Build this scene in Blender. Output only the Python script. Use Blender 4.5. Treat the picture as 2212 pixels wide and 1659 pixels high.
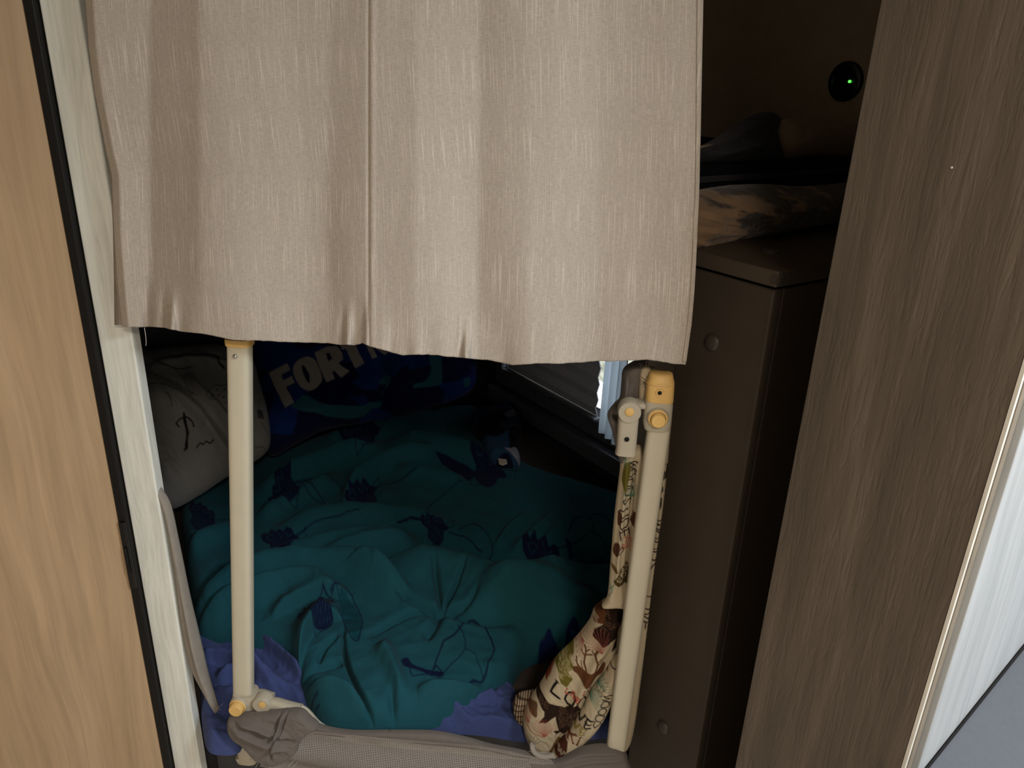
import bpy, bmesh, math, random
import numpy as np
from mathutils import Vector, Matrix

random.seed(4)
rng = np.random.RandomState(7)
for o in list(bpy.data.objects):
    bpy.data.objects.remove(o)
COL = bpy.context.scene.collection
SC = bpy.context.scene

# ------------------------------------------------------------------ camera
F, CX, CY = 1661.0, 1106.0, 829.5
dn = np.array([-146, 4121, F]); dn = dn / np.linalg.norm(dn)
xc = np.array([1, 0, -0.104]); xc = xc - xc.dot(dn) * dn; xc = xc / np.linalg.norm(xc)
zc = -dn; yc = np.cross(zc, xc)
MC = np.array([xc, yc, zc])
EYE = np.array([0, 0, 1.5])
cam_d = bpy.data.cameras.new('camera'); cam = bpy.data.objects.new('camera', cam_d); COL.objects.link(cam)
cam_d.sensor_width = 36; cam_d.lens = F / 2212 * 36; cam_d.clip_start = 0.02; cam_d.clip_end = 50
R = Matrix([[MC[i][0], -MC[i][1], -MC[i][2]] for i in range(3)]).to_4x4()
cam.matrix_world = Matrix.Translation(Vector(EYE)) @ R
SC.camera = cam

# ------------------------------------------------------------------ light
A = np.array([-0.64717841, 0.76233858, 0.0])     # vehicle axes: A runs along the window wall
B = np.array([0.76233858, 0.64717841, 0.0])      # B runs towards the window wall
Z = np.array([0, 0, 1.0])
def ab(s, t, z=0.0): return s * A + t * B + z * Z

W = bpy.data.worlds.new('daylight'); SC.world = W; W.use_nodes = True
bg = W.node_tree.nodes['Background']; bg.inputs['Color'].default_value = (0.86, 0.93, 1.0, 1); bg.inputs['Strength'].default_value = 3.0

def area(name, loc, target, sx, sy, energy, color):
    L = bpy.data.lights.new(name, 'AREA'); L.shape = 'RECTANGLE'; L.size = sx; L.size_y = sy
    L.energy = energy; L.color = color
    o = bpy.data.objects.new(name, L); COL.objects.link(o)
    o.location = Vector(loc)
    o.rotation_euler = (Vector(target) - Vector(loc)).to_track_quat('-Z', 'Y').to_euler()
    return o
area('roof_hatch_daylight', ab(-0.55, 0.80, 2.03), ab(-0.55, 0.801, 0.0), 0.42, 0.42, 38.0, (0.84, 0.92, 1.0))
area('cabin_ceiling_lamp', ab(-0.62, -0.12, 2.03), ab(-0.62, -0.121, 0.0), 0.25, 0.25, 22.0, (1.0, 0.87, 0.72))
SC.view_settings.view_transform = 'Standard'; SC.view_settings.look = 'None'
SC.view_settings.gamma = 1.0; SC.view_settings.exposure = -0.14
SC.view_settings.use_curve_mapping = False
SC.cycles.max_bounces = 8; SC.cycles.diffuse_bounces = 4

# ------------------------------------------------------------------ geometry of the view
def rays(px, py):
    v = np.stack([np.asarray(px, float) - CX, np.asarray(py, float) - CY, np.full(np.shape(px), F)], -1)
    return v @ MC.T
def on(px, py, p0, n):
    v = rays(px, py); n = np.asarray(n, float)
    k = ((np.asarray(p0) - EYE) @ n) / (v @ n)
    return EYE + v * k[..., None] if np.ndim(k) else EYE + v * k
def onY(px, py, y): return on(px, py, (0, y, 0), (0, 1, 0))
def onZ(px, py, z): return on(px, py, (0, 0, z), (0, 0, 1))
def onS(px, py, s): return on(px, py, s * A, A)
def onT(px, py, t): return on(px, py, t * B, B)
def mpp(px, py, y): return np.linalg.norm(onY(px + 1, py, y) - onY(px, py, y))

# ------------------------------------------------------------------ tagging
def tag(o, label=None, cat=None, group=None, kind=None):
    if label: o['label'] = label
    if cat: o['category'] = cat
    if group: o['group'] = group
    if kind: o['kind'] = kind
    return o
def link(name, me, mat=None, parent=None, smooth=False):
    o = bpy.data.objects.new(name, me); COL.objects.link(o)
    if mat: me.materials.append(mat)
    if smooth: me.polygons.foreach_set('use_smooth', [True] * len(me.polygons))
    if parent:
        o.parent = parent
        o.matrix_parent_inverse = Matrix.Translation(-parent.location)
    return o
def empty(name, loc):
    o = bpy.data.objects.new(name, None); COL.objects.link(o); o.location = Vector(loc); o.empty_display_size = 0.05
    return o
def pymesh(name, verts, faces):
    me = bpy.data.meshes.new(name); me.from_pydata([tuple(v) for v in verts], [], faces); me.update(); return me
def bevel(o, w, seg=2):
    m = o.modifiers.new('bevel', 'BEVEL'); m.width = w; m.segments = seg; m.limit_method = 'ANGLE'; m.angle_limit = math.radians(40)
    o.data.polygons.foreach_set('use_smooth', [True] * len(o.data.polygons))
    m2 = o.modifiers.new('wn', 'WEIGHTED_NORMAL'); m2.keep_sharp = True
    return o
def prism(name, quad, thick, mat, parent=None, bv=0.0):
    """solid from a planar polygon (n points), extruded by vector thick"""
    q = [np.asarray(p, float) for p in quad]; n = len(q); th = np.asarray(thick, float)
    vs = q + [p + th for p in q]
    fs = [tuple(range(n)), tuple(range(2 * n - 1, n - 1, -1))] + [(i, i + n, (i + 1) % n + n, (i + 1) % n) for i in range(n)]
    me = pymesh(name, vs, fs)
    bm = bmesh.new(); bm.from_mesh(me); bmesh.ops.recalc_face_normals(bm, faces=bm.faces); bm.to_mesh(me); bm.free()
    o = link(name, me, mat, parent)
    if bv: bevel(o, bv)
    return o
def boxab(name, s0, s1, t0, t1, z0, z1, mat, parent=None, bv=0.0):
    return prism(name, [ab(s0, t0, z0), ab(s1, t0, z0), ab(s1, t1, z0), ab(s0, t1, z0)], (0, 0, z1 - z0), mat, parent, bv)
def boxxy(name, x0, x1, y0, y1, z0, z1, mat, parent=None, bv=0.0):
    return prism(name, [(x0, y0, z0), (x1, y0, z0), (x1, y1, z0), (x0, y1, z0)], (0, 0, z1 - z0), mat, parent, bv)
def lathe(name, c, axis, prof, mat, parent=None, n=40):
    """prof: list of (r, h) along axis"""
    ax = Vector(axis).normalized(); q = ax.to_track_quat('Z', 'Y').to_matrix(); c = Vector(c)
    vs, fs = [], []
    for r, h in prof:
        for k in range(n):
            th = 2 * math.pi * k / n
            vs.append(c + q @ Vector((max(r, 1e-5) * math.cos(th), max(r, 1e-5) * math.sin(th), h)))
    for i in range(len(prof) - 1):
        for k in range(n):
            k2 = (k + 1) % n
            fs.append((i * n + k, i * n + k2, (i + 1) * n + k2, (i + 1) * n + k))
    o = link(name, pymesh(name, vs, fs), mat, parent, smooth=True)
    m = o.modifiers.new('es', 'EDGE_SPLIT'); m.split_angle = math.radians(50)
    return o
def loft(name, rings, mat, parent=None, smooth=True, cap=True, split=None):
    """rings: list of (center, axis1, axis2, w, d, exponent); closed section swept along the list"""
    n = 40; vs, fs = [], []
    for c, a1, a2, w, d, ex in rings:
        c = np.asarray(c, float); a1 = np.asarray(a1, float); a2 = np.asarray(a2, float)
        for k in range(n):
            th = 2 * math.pi * k / n; cs, sn = math.cos(th), math.sin(th)
            x = math.copysign(abs(cs) ** (2 / ex), cs) * w / 2; y = math.copysign(abs(sn) ** (2 / ex), sn) * d / 2
            vs.append(c + a1 * x + a2 * y)
    m = len(rings)
    for i in range(m - 1):
        for k in range(n):
            k2 = (k + 1) % n; fs.append((i * n + k, i * n + k2, (i + 1) * n + k2, (i + 1) * n + k))
    if cap:
        fs.append(tuple(range(n - 1, -1, -1))); fs.append(tuple((m - 1) * n + k for k in range(n)))
    me = pymesh(name, vs, fs)
    bm = bmesh.new(); bm.from_mesh(me); bmesh.ops.recalc_face_normals(bm, faces=bm.faces); bm.to_mesh(me); bm.free()
    o = link(name, me, mat, parent, smooth=smooth)
    e = o.modifiers.new('es', 'EDGE_SPLIT'); e.split_angle = math.radians(split or 50)
    return o
def tube(name, pts, r, mat, parent=None, res=3):
    cu = bpy.data.curves.new(name, 'CURVE'); cu.dimensions = '3D'; cu.bevel_depth = r; cu.bevel_resolution = res
    sp = cu.splines.new('NURBS'); sp.points.add(len(pts) - 1); sp.use_endpoint_u = True; sp.order_u = min(4, len(pts))
    for p, q in zip(sp.points, pts): p.co = (*q, 1)
    tmp = bpy.data.objects.new('tmp', cu); me = bpy.data.meshes.new_from_object(tmp)
    bpy.data.objects.remove(tmp)
    return link(name, me, mat, parent, smooth=True)

# ------------------------------------------------------------------ materials
def srgb(r, g, b):
    f = lambda c: (c / 255) / 12.92 if c / 255 <= 0.04045 else ((c / 255 + 0.055) / 1.055) ** 2.4
    return (f(r), f(g), f(b), 1)
class NT:
    def __init__(s, name, rough=0.6, spec=0.3, metal=0.0):
        s.m = bpy.data.materials.new(name); s.m.use_nodes = True; s.t = s.m.node_tree; s.n = s.t.nodes
        s.b = s.n['Principled BSDF']; s.b.inputs['Roughness'].default_value = rough
        s.b.inputs['Specular IOR Level'].default_value = spec; s.b.inputs['Metallic'].default_value = metal
    def node(s, typ, **kw):
        nd = s.n.new(typ)
        for k, v in kw.items():
            if k in nd.inputs.keys(): nd.inputs[k].default_value = v
            else: setattr(nd, k, v)
        return nd
    def l(s, a, b): s.t.links.new(a, b)
    def coords(s, scale, kind='Object', rot=(0, 0, 0)):
        tc = s.node('ShaderNodeTexCoord'); mp = s.node('ShaderNodeMapping'); mp.inputs['Scale'].default_value = scale
        mp.inputs['Rotation'].default_value = rot
        s.l(tc.outputs[kind], mp.inputs['Vector']); return mp.outputs['Vector']
    def noise(s, vec, scale=1.0, detail=3.0, rough=0.5, dist=0.0):
        nd = s.node('ShaderNodeTexNoise'); nd.inputs['Scale'].default_value = scale; nd.inputs['Detail'].default_value = detail
        nd.inputs['Roughness'].default_value = rough; nd.inputs['Distortion'].default_value = dist
        s.l(vec, nd.inputs['Vector']); return nd.outputs['Fac']
    def ramp(s, fac, stops):
        r = s.node('ShaderNodeValToRGB'); e = r.color_ramp.elements
        while len(e) < len(stops): e.new(0.5)
        for el, (p, c) in zip(e, stops):
            el.position = p; el.color = c if hasattr(c, '__len__') else (c, c, c, 1)
        s.l(fac, r.inputs['Fac']); return r.outputs['Color']
    def mix(s, fac, a, b, mode='MIX'):
        m = s.node('ShaderNodeMix', data_type='RGBA', blend_type=mode)
        for i, v in ((0, fac), (6, a), (7, b)):
            if isinstance(v, bpy.types.NodeSocket): s.l(v, m.inputs[i])
            else: m.inputs[i].default_value = v
        return m.outputs[2]
    def math(s, op, a, b=0.0):
        m = s.node('ShaderNodeMath', operation=op)
        for i, v in ((0, a), (1, b)):
            if isinstance(v, bpy.types.NodeSocket): s.l(v, m.inputs[i])
            else: m.inputs[i].default_value = v
        return m.outputs[0]
    def bump(s, h, strength=0.3, dist=0.002):
        b = s.node('ShaderNodeBump'); b.inputs['Strength'].default_value = strength; b.inputs['Distance'].default_value = dist
        s.l(h, b.inputs['Height']); s.l(b.outputs['Normal'], s.b.inputs['Normal'])
    def color(s, c):
        if isinstance(c, bpy.types.NodeSocket): s.l(c, s.b.inputs['Base Color'])
        else: s.b.inputs['Base Color'].default_value = c

def plain(name, c, rough=0.5, spec=0.3, var=0.08, scale=30, metal=0.0, bump=0.0):
    m = NT(name, rough, spec, metal)
    f = m.noise(m.coords((1, 1, 1)), scale, 3)
    lo = tuple(x * (1 - var) for x in c[:3]) + (1,); hi = tuple(min(1, x * (1 + var)) for x in c[:3]) + (1,)
    m.color(m.ramp(f, [(0.3, lo), (0.7, hi)]))
    if bump: m.bump(m.noise(m.coords((1, 1, 1)), 600, 2), bump, 0.0008)
    return m.m
def wood(name, lo, mid, hi, emboss=0.25, rough=0.55, sc=1.0, spec=0.3, warp=0.07):
    m = NT(name, rough, spec)
    wn = m.noise(m.coords((5 * sc, 5 * sc, 1.6 * sc)), 1.0, 2)
    v = m.coords((1, 1, 1)); add = m.node('ShaderNodeVectorMath', operation='MULTIPLY_ADD')
    cmb = m.node('ShaderNodeCombineXYZ'); m.l(wn, cmb.inputs[0]); m.l(wn, cmb.inputs[1])
    m.l(cmb.outputs[0], add.inputs[0]); add.inputs[1].default_value = (warp, warp, 0.0); m.l(v, add.inputs[2])
    def st(scale):
        mp = m.node('ShaderNodeMapping'); mp.inputs['Scale'].default_value = scale; m.l(add.outputs[0], mp.inputs['Vector']); return mp.outputs[0]
    big = m.noise(st((16 * sc, 16 * sc, 1.1 * sc)), 1.0, 4, 0.55, 0.4)
    fine = m.noise(st((140 * sc, 140 * sc, 5 * sc)), 1.0, 4, 0.6)
    c1 = m.ramp(big, [(0.28, lo), (0.5, mid), (0.72, hi)])
    c2 = m.ramp(fine, [(0.25, (0.80, 0.80, 0.80, 1)), (0.55, (1, 1, 1, 1)), (0.8, (1.12, 1.12, 1.12, 1))])
    m.color(m.mix(1.0, c1, c2, 'MULTIPLY'))
    e = m.noise(st((95 * sc, 95 * sc, 9 * sc)), 1.0, 3, 0.55, 0.8)
    e2 = m.ramp(e, [(0.36, 0.0), (0.5, 1.0)])
    m.bump(e2, emboss, 0.0012)
    return m.m
def fabric(name, c=None, attr=False, rough=0.92, weave=900, bump=0.12, var=0.06, wr=0.0, sheen=0.05):
    m = NT(name, rough, 0.12)
    m.b.inputs['Sheen Weight'].default_value = sheen
    if attr:
        at = m.node('ShaderNodeAttribute', attribute_name='Col'); base = at.outputs['Color']
    else:
        base = m.mix(0.0, c, c)
    f = m.noise(m.coords((1, 1, 1)), 60, 4)
    v = m.ramp(f, [(0.3, 1 - var), (0.7, 1.0)])
    m.color(m.mix(1.0, base, v, 'MULTIPLY'))
    h = m.noise(m.coords((1, 1, 1)), weave, 2)
    if wr:
        h2 = m.noise(m.coords((1, 1, 1)), 38, 4, 0.55, 1.2)
        h = m.math('ADD', m.math('MULTIPLY', h, 0.25), m.math('MULTIPLY', h2, wr))
    m.bump(h, bump, 0.004)
    return m.m

M = {}
M['beige'] = wood('beige_wood_decor', srgb(152, 126, 94), srgb(166, 140, 108), srgb(182, 156, 124), 0.04, 0.5, 0.8)
M['seal'] = plain('black_rubber', srgb(9, 9, 10), 0.55, 0.3)
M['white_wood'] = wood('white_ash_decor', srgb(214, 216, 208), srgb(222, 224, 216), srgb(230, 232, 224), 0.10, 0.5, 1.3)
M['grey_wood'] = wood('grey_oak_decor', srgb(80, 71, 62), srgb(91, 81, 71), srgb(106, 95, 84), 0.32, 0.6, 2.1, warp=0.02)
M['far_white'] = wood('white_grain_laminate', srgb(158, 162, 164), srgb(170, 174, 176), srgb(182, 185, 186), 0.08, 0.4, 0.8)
M['edge_brown'] = plain('brown_edge_band', srgb(128, 118, 104), 0.5)
M['edge_light'] = plain('light_edge_band', srgb(210, 206, 196), 0.4)
M['grey_top'] = plain('grey_laminate', srgb(84, 87, 93), 0.4, 0.4, 0.04, 200)
M['dark_gap'] = plain('dark_joint', srgb(20, 19, 18), 0.8)
M['board'] = plain('taupe_laminate', srgb(60, 52, 43), 0.6, 0.25, 0.05)
M['lid'] = plain('taupe_trim', srgb(68, 59, 49), 0.5, 0.3, 0.05)
M['capdark'] = plain('dark_screw_cap', srgb(58, 52, 46), 0.45, 0.4)
M['wall_dark'] = plain('taupe_wall', srgb(150, 134, 114), 0.8, 0.2, 0.06)
M['wall_in'] = plain('grey_felt_wall', srgb(66, 66, 68), 0.9, 0.1, 0.1)
M['cabin'] = plain('cabin_lining', srgb(205, 198, 188), 0.8, 0.2)
M['socket'] = plain('black_gloss_plastic', srgb(5, 5, 6), 0.35, 0.4)
M['cream'] = plain('cream_tube_enamel', srgb(192, 186, 166), 0.42, 0.4, 0.02)
M['cream_p'] = plain('cream_plastic', srgb(172, 164, 146), 0.5, 0.35, 0.03, bump=0.1)
M['yellow_p'] = plain('yellow_plastic', srgb(214, 176, 108), 0.5, 0.35, 0.04)
M['hole'] = plain('hole_dark', srgb(14, 10, 9), 0.8)
M['steel'] = plain('steel_screw', srgb(190, 190, 190), 0.25, 0.5, 0.05, metal=1.0)
M['duvet'] = fabric('teal_printed_cotton', attr=True, weave=1400, bump=0.35, wr=0.9, sheen=0.03)
M['print'] = fabric('lodge_print_cotton', attr=True, weave=1600, bump=0.2, wr=0.4, sheen=0.0)
M['pillow_w'] = fabric('white_printed_cotton', attr=True, weave=1400, bump=0.35, wr=0.9)
M['pillow_b'] = fabric('blue_camo_plush', attr=True, weave=1100, bump=0.35, wr=0.6)
M['blue_sheet'] = fabric('periwinkle_sheet', srgb(64, 76, 122), weave=1400, bump=0.5, wr=1.2)
M['mattress'] = fabric('brown_fitted_sheet', srgb(66, 58, 54), weave=700, bump=0.4, wr=1.0)
M['grey_cloth'] = fabric('grey_taupe_cloth', srgb(104, 97, 92), weave=1200, bump=0.35, wr=0.8)
M['linen_in'] = fabric('grey_inner_drape', srgb(148, 141, 132), weave=1500, bump=0.5, wr=0.1, var=0.12)
M['blind'] = fabric('dark_pleated_blind', srgb(178, 180, 188), weave=900, bump=0.1, rough=0.6)
M['frame_win'] = plain('anthracite_window_frame', srgb(84, 87, 94), 0.28, 0.5, 0.1)
M['reveal'] = fabric('pale_blue_curtain', srgb(190, 205, 222), weave=900, bump=0.1)
M['dark_cloth'] = fabric('dark_navy_cloth', srgb(46, 45, 50), weave=900, bump=0.5, wr=1.2)
M['grey_pillow'] = fabric('taupe_pillow_cotton', srgb(128, 112, 92), weave=900, bump=0.4, wr=1.0)
M['fleece'] = fabric('brown_fleece', attr=True, weave=420, bump=0.9, wr=1.0, sheen=0.2)
M['black'] = plain('near_black_cloth', srgb(16, 16, 20), 0.9, 0.1)
M['thread'] = plain('pale_thread', srgb(190, 186, 178), 0.8)
def linen():
    m = NT('linen_slub_curtain', 0.93, 0.1); m.b.inputs['Sheen Weight'].default_value = 0.08
    base = m.noise(m.coords((9, 1.3, 1), 'UV'), 1.0, 3)
    c = m.ramp(base, [(0.3, srgb(162, 152, 140)), (0.7, srgb(180, 171, 160))])
    s1 = m.noise(m.coords((820, 13, 1), 'UV'), 1.0, 1, 0.4)
    s2 = m.noise(m.coords((1100, 40, 1), 'UV'), 1.0, 1, 0.4)
    k1 = m.ramp(s1, [(0.58, 0.0), (0.70, 0.9)])
    k2 = m.ramp(s2, [(0.56, 0.0), (0.74, 0.5)])
    dash = m.node('ShaderNodeTexWave', wave_type='BANDS', bands_direction='Y'); m.l(m.coords((1, 1, 1), 'UV'), dash.inputs['Vector'])
    dash.inputs['Scale'].default_value = 130
    kk = m.math('MULTIPLY', m.math('MAXIMUM', k1, k2), m.math('ADD', m.math('MULTIPLY', dash.outputs['Fac'], 0.35), 0.6))
    c = m.mix(kk, c, srgb(202, 192, 180))
    w1 = m.noise(m.coords((1100, 160, 1), 'UV'), 1.0, 1); w2 = m.noise(m.coords((120, 1300, 1), 'UV'), 1.0, 1)
    wv = m.math('ADD', w1, w2)
    c = m.mix(1.0, c, m.ramp(m.math('MULTIPLY', wv, 0.5), [(0.36, 0.85), (0.62, 1.05)]), 'MULTIPLY')
    m.color(c); m.bump(wv, 0.25, 0.0006)
    return m.m
M['linen'] = linen()
def sheer():
    m = NT('pale_blue_sheer', 0.9, 0.1); m.color(srgb(196, 210, 226))
    tr = m.node('ShaderNodeBsdfTranslucent'); tr.inputs['Color'].default_value = srgb(205, 218, 232)
    mx = m.node('ShaderNodeMixShader'); mx.inputs[0].default_value = 0.6
    m.l(m.b.outputs[0], mx.inputs[1]); m.l(tr.outputs[0], mx.inputs[2]); m.l(mx.outputs[0], m.n['Material Output'].inputs['Surface'])
    return m.m
M['reveal'] = sheer()
def mesh_mat():
    m = NT('white_netting', 0.8, 0.2); m.color(srgb(140, 133, 127))
    v = m.coords((1, 1, 1), 'UV')
    vo = m.node('ShaderNodeTexVoronoi', feature='DISTANCE_TO_EDGE'); vo.inputs['Scale'].default_value = 330; vo.inputs['Randomness'].default_value = 0.12
    m.l(v, vo.inputs['Vector'])
    a = m.ramp(vo.outputs['Distance'], [(0.20, 1.0), (0.27, 0.0)])
    m.l(a, m.b.inputs['Alpha'])
    return m.m
M['netting'] = mesh_mat()
def emit(name, c, s):
    m = NT(name); m.color((0, 0, 0, 1)); m.b.inputs['Emission Color'].default_value = c; m.b.inputs['Emission Strength'].default_value = s
    return m.m
M['led'] = emit('green_led', (0.12, 1.0, 0.10, 1), 1.6)
def outside():
    m = NT('sunlit_hedge', 1.0)
    f = m.noise(m.coords((60, 60, 60)), 1.0, 4)
    m.color(m.ramp(f, [(0.3, srgb(100, 100, 80)), (0.6, srgb(175, 172, 150))]))
    return m.m
M['outside'] = outside()

# ------------------------------------------------------------------ cloth patches
def catmull(pts, closed=False, n=10):
    P = [np.array(p, float) for p in pts]; out = []
    m = len(P); rngi = range(m if closed else m - 1)
    for i in rngi:
        p0 = P[(i - 1) % m] if closed or i > 0 else P[i]; p1 = P[i]; p2 = P[(i + 1) % m]
        p3 = P[(i + 2) % m] if closed or i + 2 < m else P[i + 1 if i + 1 < m else i]
        for k in range(n):
            t = k / n
            out.append(0.5 * ((2 * p1) + (-p0 + p2) * t + (2 * p0 - 5 * p1 + 4 * p2 - p3) * t * t + (-p0 + 3 * p1 - 3 * p2 + p3) * t ** 3))
    if not closed: out.append(P[-1])
    return np.array(out)
def seg_dist(X, Y, P, closed=False):
    """distance, sign, running parameter to a polyline"""
    best = np.full(X.shape, 1e9); sg = np.ones(X.shape); par = np.zeros(X.shape)
    qx = np.zeros(X.shape); qy = np.zeros(X.shape)
    m = len(P); n = m if closed else m - 1
    for i in range(n):
        ax, ay = P[i]; bx, by = P[(i + 1) % m]; dx, dy = bx - ax, by - ay; L = dx * dx + dy * dy + 1e-9
        t = np.clip(((X - ax) * dx + (Y - ay) * dy) / L, 0, 1)
        cx, cy = ax + t * dx, ay + t * dy
        d = np.hypot(X - cx, Y - cy); k = d < best
        best[k] = d[k]; sg[k] = np.sign(dx * (Y - ay) - dy * (X - ax))[k]; par[k] = ((i + t) / n)[k]
        qx[k] = cx[k]; qy[k] = cy[k]
    return best, sg, par, qx, qy
def inside(X, Y, P):
    r = np.zeros(X.shape, bool); m = len(P)
    for i in range(m):
        x1, y1 = P[i]; x2, y2 = P[(i + 1) % m]
        if y1 == y2: continue
        c = ((y1 > Y) != (y2 > Y)) & (X < (x2 - x1) * (Y - y1) / (y2 - y1) + x1)
        r ^= c
    return r
_perm = rng.rand(256, 256)
def vnoise(X, Y):
    xi = np.floor(X).astype(int); yi = np.floor(Y).astype(int); fx = X - xi; fy = Y - yi
    fx = fx * fx * (3 - 2 * fx); fy = fy * fy * (3 - 2 * fy)
    g = lambda a, b: _perm[a % 256, b % 256]
    return (g(xi, yi) * (1 - fx) + g(xi + 1, yi) * fx) * (1 - fy) + (g(xi, yi + 1) * (1 - fx) + g(xi + 1, yi + 1) * fx) * fy
def fbm(X, Y, o=4):
    r = 0; a = 0.5; s = 0
    for k in range(o):
        r = r + a * vnoise(X + 17 * k, Y + 31 * k); s += a; X = X * 2.03; Y = Y * 2.03; a *= 0.5
    return r / s - 0.5
def wrinkles(X, Y, size, ang=0.0, stretch=2.2):
    c, s = math.cos(ang), math.sin(ang)
    u = (X * c + Y * s) / size / stretch; v = (-X * s + Y * c) / size
    wx = fbm(u * 0.7, v * 0.7, 2) * 2.0
    return 1 - 2 * np.abs(fbm(u + wx, v + wx * 0.8, 3)) * 2
class Paint:
    def __init__(s, X, Y, base):
        s.X, s.Y = X, Y; s.C = np.empty(X.shape + (3,)); s.C[:] = base[:3]
        s.WX = X + fbm(X / 26, Y / 26, 2) * 5; s.WY = Y + fbm(X / 26 + 50, Y / 26 + 9, 2) * 5
    def _sel(s, P, pad):
        x0, y0 = P.min(0) - pad; x1, y1 = P.max(0) + pad
        return (s.WX > x0) & (s.WX < x1) & (s.WY > y0) & (s.WY < y1)
    def _put(s, k, al, c):
        al = np.clip(al, 0, 1)[:, None]; s.C[k] = s.C[k] * (1 - al) + np.array(c[:3]) * al
    def stroke(s, pts, w, c, a=1.0, smooth=False):
        P = catmull(pts, n=6) if smooth else np.array(pts, float)
        k = s._sel(P, w + 2)
        if not k.any(): return
        d = seg_dist(s.WX[k], s.WY[k], P)[0]
        s._put(k, (w / 2 + 0.7 - d) / 1.4 * a, c)
    def poly(s, pts, c, a=1.0, smooth=False):
        P = catmull(pts, True, 5) if smooth else np.array(pts, float)
        k = s._sel(P, 2)
        if not k.any(): return
        x, y = s.WX[k], s.WY[k]; d = seg_dist(x, y, P, True)[0]; i = inside(x, y, P)
        s._put(k, (np.where(i, d, -d) + 0.7) / 1.4 * a, c)
    def fan(s, x, y, r, a0, a1, n, c, w=0.9):
        for i in range(n):
            t = math.radians(a0 + (a1 - a0) * i / (n - 1)); rr = r * random.uniform(0.8, 1.05)
            s.stroke([(x, y), (x + rr * 0.5 * math.cos(t + 0.08), y + rr * 0.5 * math.sin(t + 0.08)), (x + rr * math.cos(t), y + rr * math.sin(t))], w, c, smooth=True)
    GL = {'L': [[(0, 0), (0, 1), (.75, 1)]], 'O': [[(.4, 0), (.75, .2), (.8, .5), (.75, .8), (.4, 1), (.05, .8), (0, .5), (.05, .2), (.4, 0)]],
          'V': [[(0, 0), (.4, 1), (.8, 0)]], 'E': [[(.75, 0), (0, 0), (0, 1), (.75, 1)], [(0, .5), (.6, .5)]],
          'D': [[(0, 0), (0, 1), (.45, 1), (.8, .75), (.8, .25), (.45, 0), (0, 0)]],
          'G': [[(.78, .2), (.5, 0), (.15, .1), (0, .5), (.15, .9), (.5, 1), (.8, .85), (.8, .55), (.5, .55)]],
          'K': [[(0, 0), (0, 1)], [(.75, 0), (0, .55)], [(.25, .4), (.8, 1)]], 'I': [[(.2, 0), (.2, 1)]],
          'W': [[(0, 0), (.25, 1), (.5, .2), (.75, 1), (1, 0)]], 'S': [[(.7, .12), (.4, 0), (.05, .2), (.35, .48), (.72, .75), (.4, 1), (.02, .88)]],
          'B': [[(0, 0), (0, 1), (.5, 1), (.75, .75), (.5, .5), (0, .5)], [(0, 0), (.45, 0), (.65, .25), (.5, .5)]],
          'A': [[(0, 1), (.4, 0), (.8, 1)], [(.15, .65), (.65, .65)]], 'R': [[(0, 1), (0, 0), (.5, 0), (.72, .25), (.5, .5), (0, .5)], [(.35, .5), (.8, 1)]],
          'H': [[(0, 0), (0, 1)], [(.75, 0), (.75, 1)], [(0, .5), (.75, .5)]], 'T': [[(0, 0), (.8, 0)], [(.4, 0), (.4, 1)]],
          'M': [[(0, 1), (0, 0), (.45, .7), (.9, 0), (.9, 1)]], 'U': [[(0, 0), (0, .75), (.35, 1), (.7, .75), (.7, 0)]],
          'N': [[(0, 1), (0, 0), (.75, 1), (.75, 0)]], 'Y': [[(0, 0), (.4, .5), (.8, 0)], [(.4, .5), (.4, 1)]], 'C': [[(.75, .15), (.4, 0), (.05, .25), (.05, .75), (.4, 1), (.75, .85)]],
          'F': [[(.7, 0), (0, 0), (0, 1)], [(0, .5), (.55, .5)]], 'P': [[(0, 1), (0, 0), (.5, 0), (.72, .25), (.5, .5), (0, .5)]], '&': [[(.8, 1), (.15, .3), (.4, 0), (.6, .25), (.05, .75), (.35, 1), (.8, .6)]], ' ': []}
    def text(s, txt, x, y, h, ang, c, w=2.0, gap=0.28, serif=True, asp=1.0):
        a = math.radians(ang); ca, sa = math.cos(a), math.sin(a); cur = 0
        f = lambda u, v: (x + (cur + u * asp) * h * ca - v * h * sa, y + (cur + u * asp) * h * sa + v * h * ca)
        for ch in txt:
            for st in s.GL.get(ch, []):
                s.stroke([f(*p) for p in st], w, c)
                if serif:
                    for p in (st[0], st[-1]):
                        if st[0] != st[-1]:
                            s.stroke([f(p[0] - .14, p[1]), f(p[0] + .14, p[1])], max(1, w * 0.55), c)
            cur += (0.2 if ch in 'I ' else 0.8) * asp + gap
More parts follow.
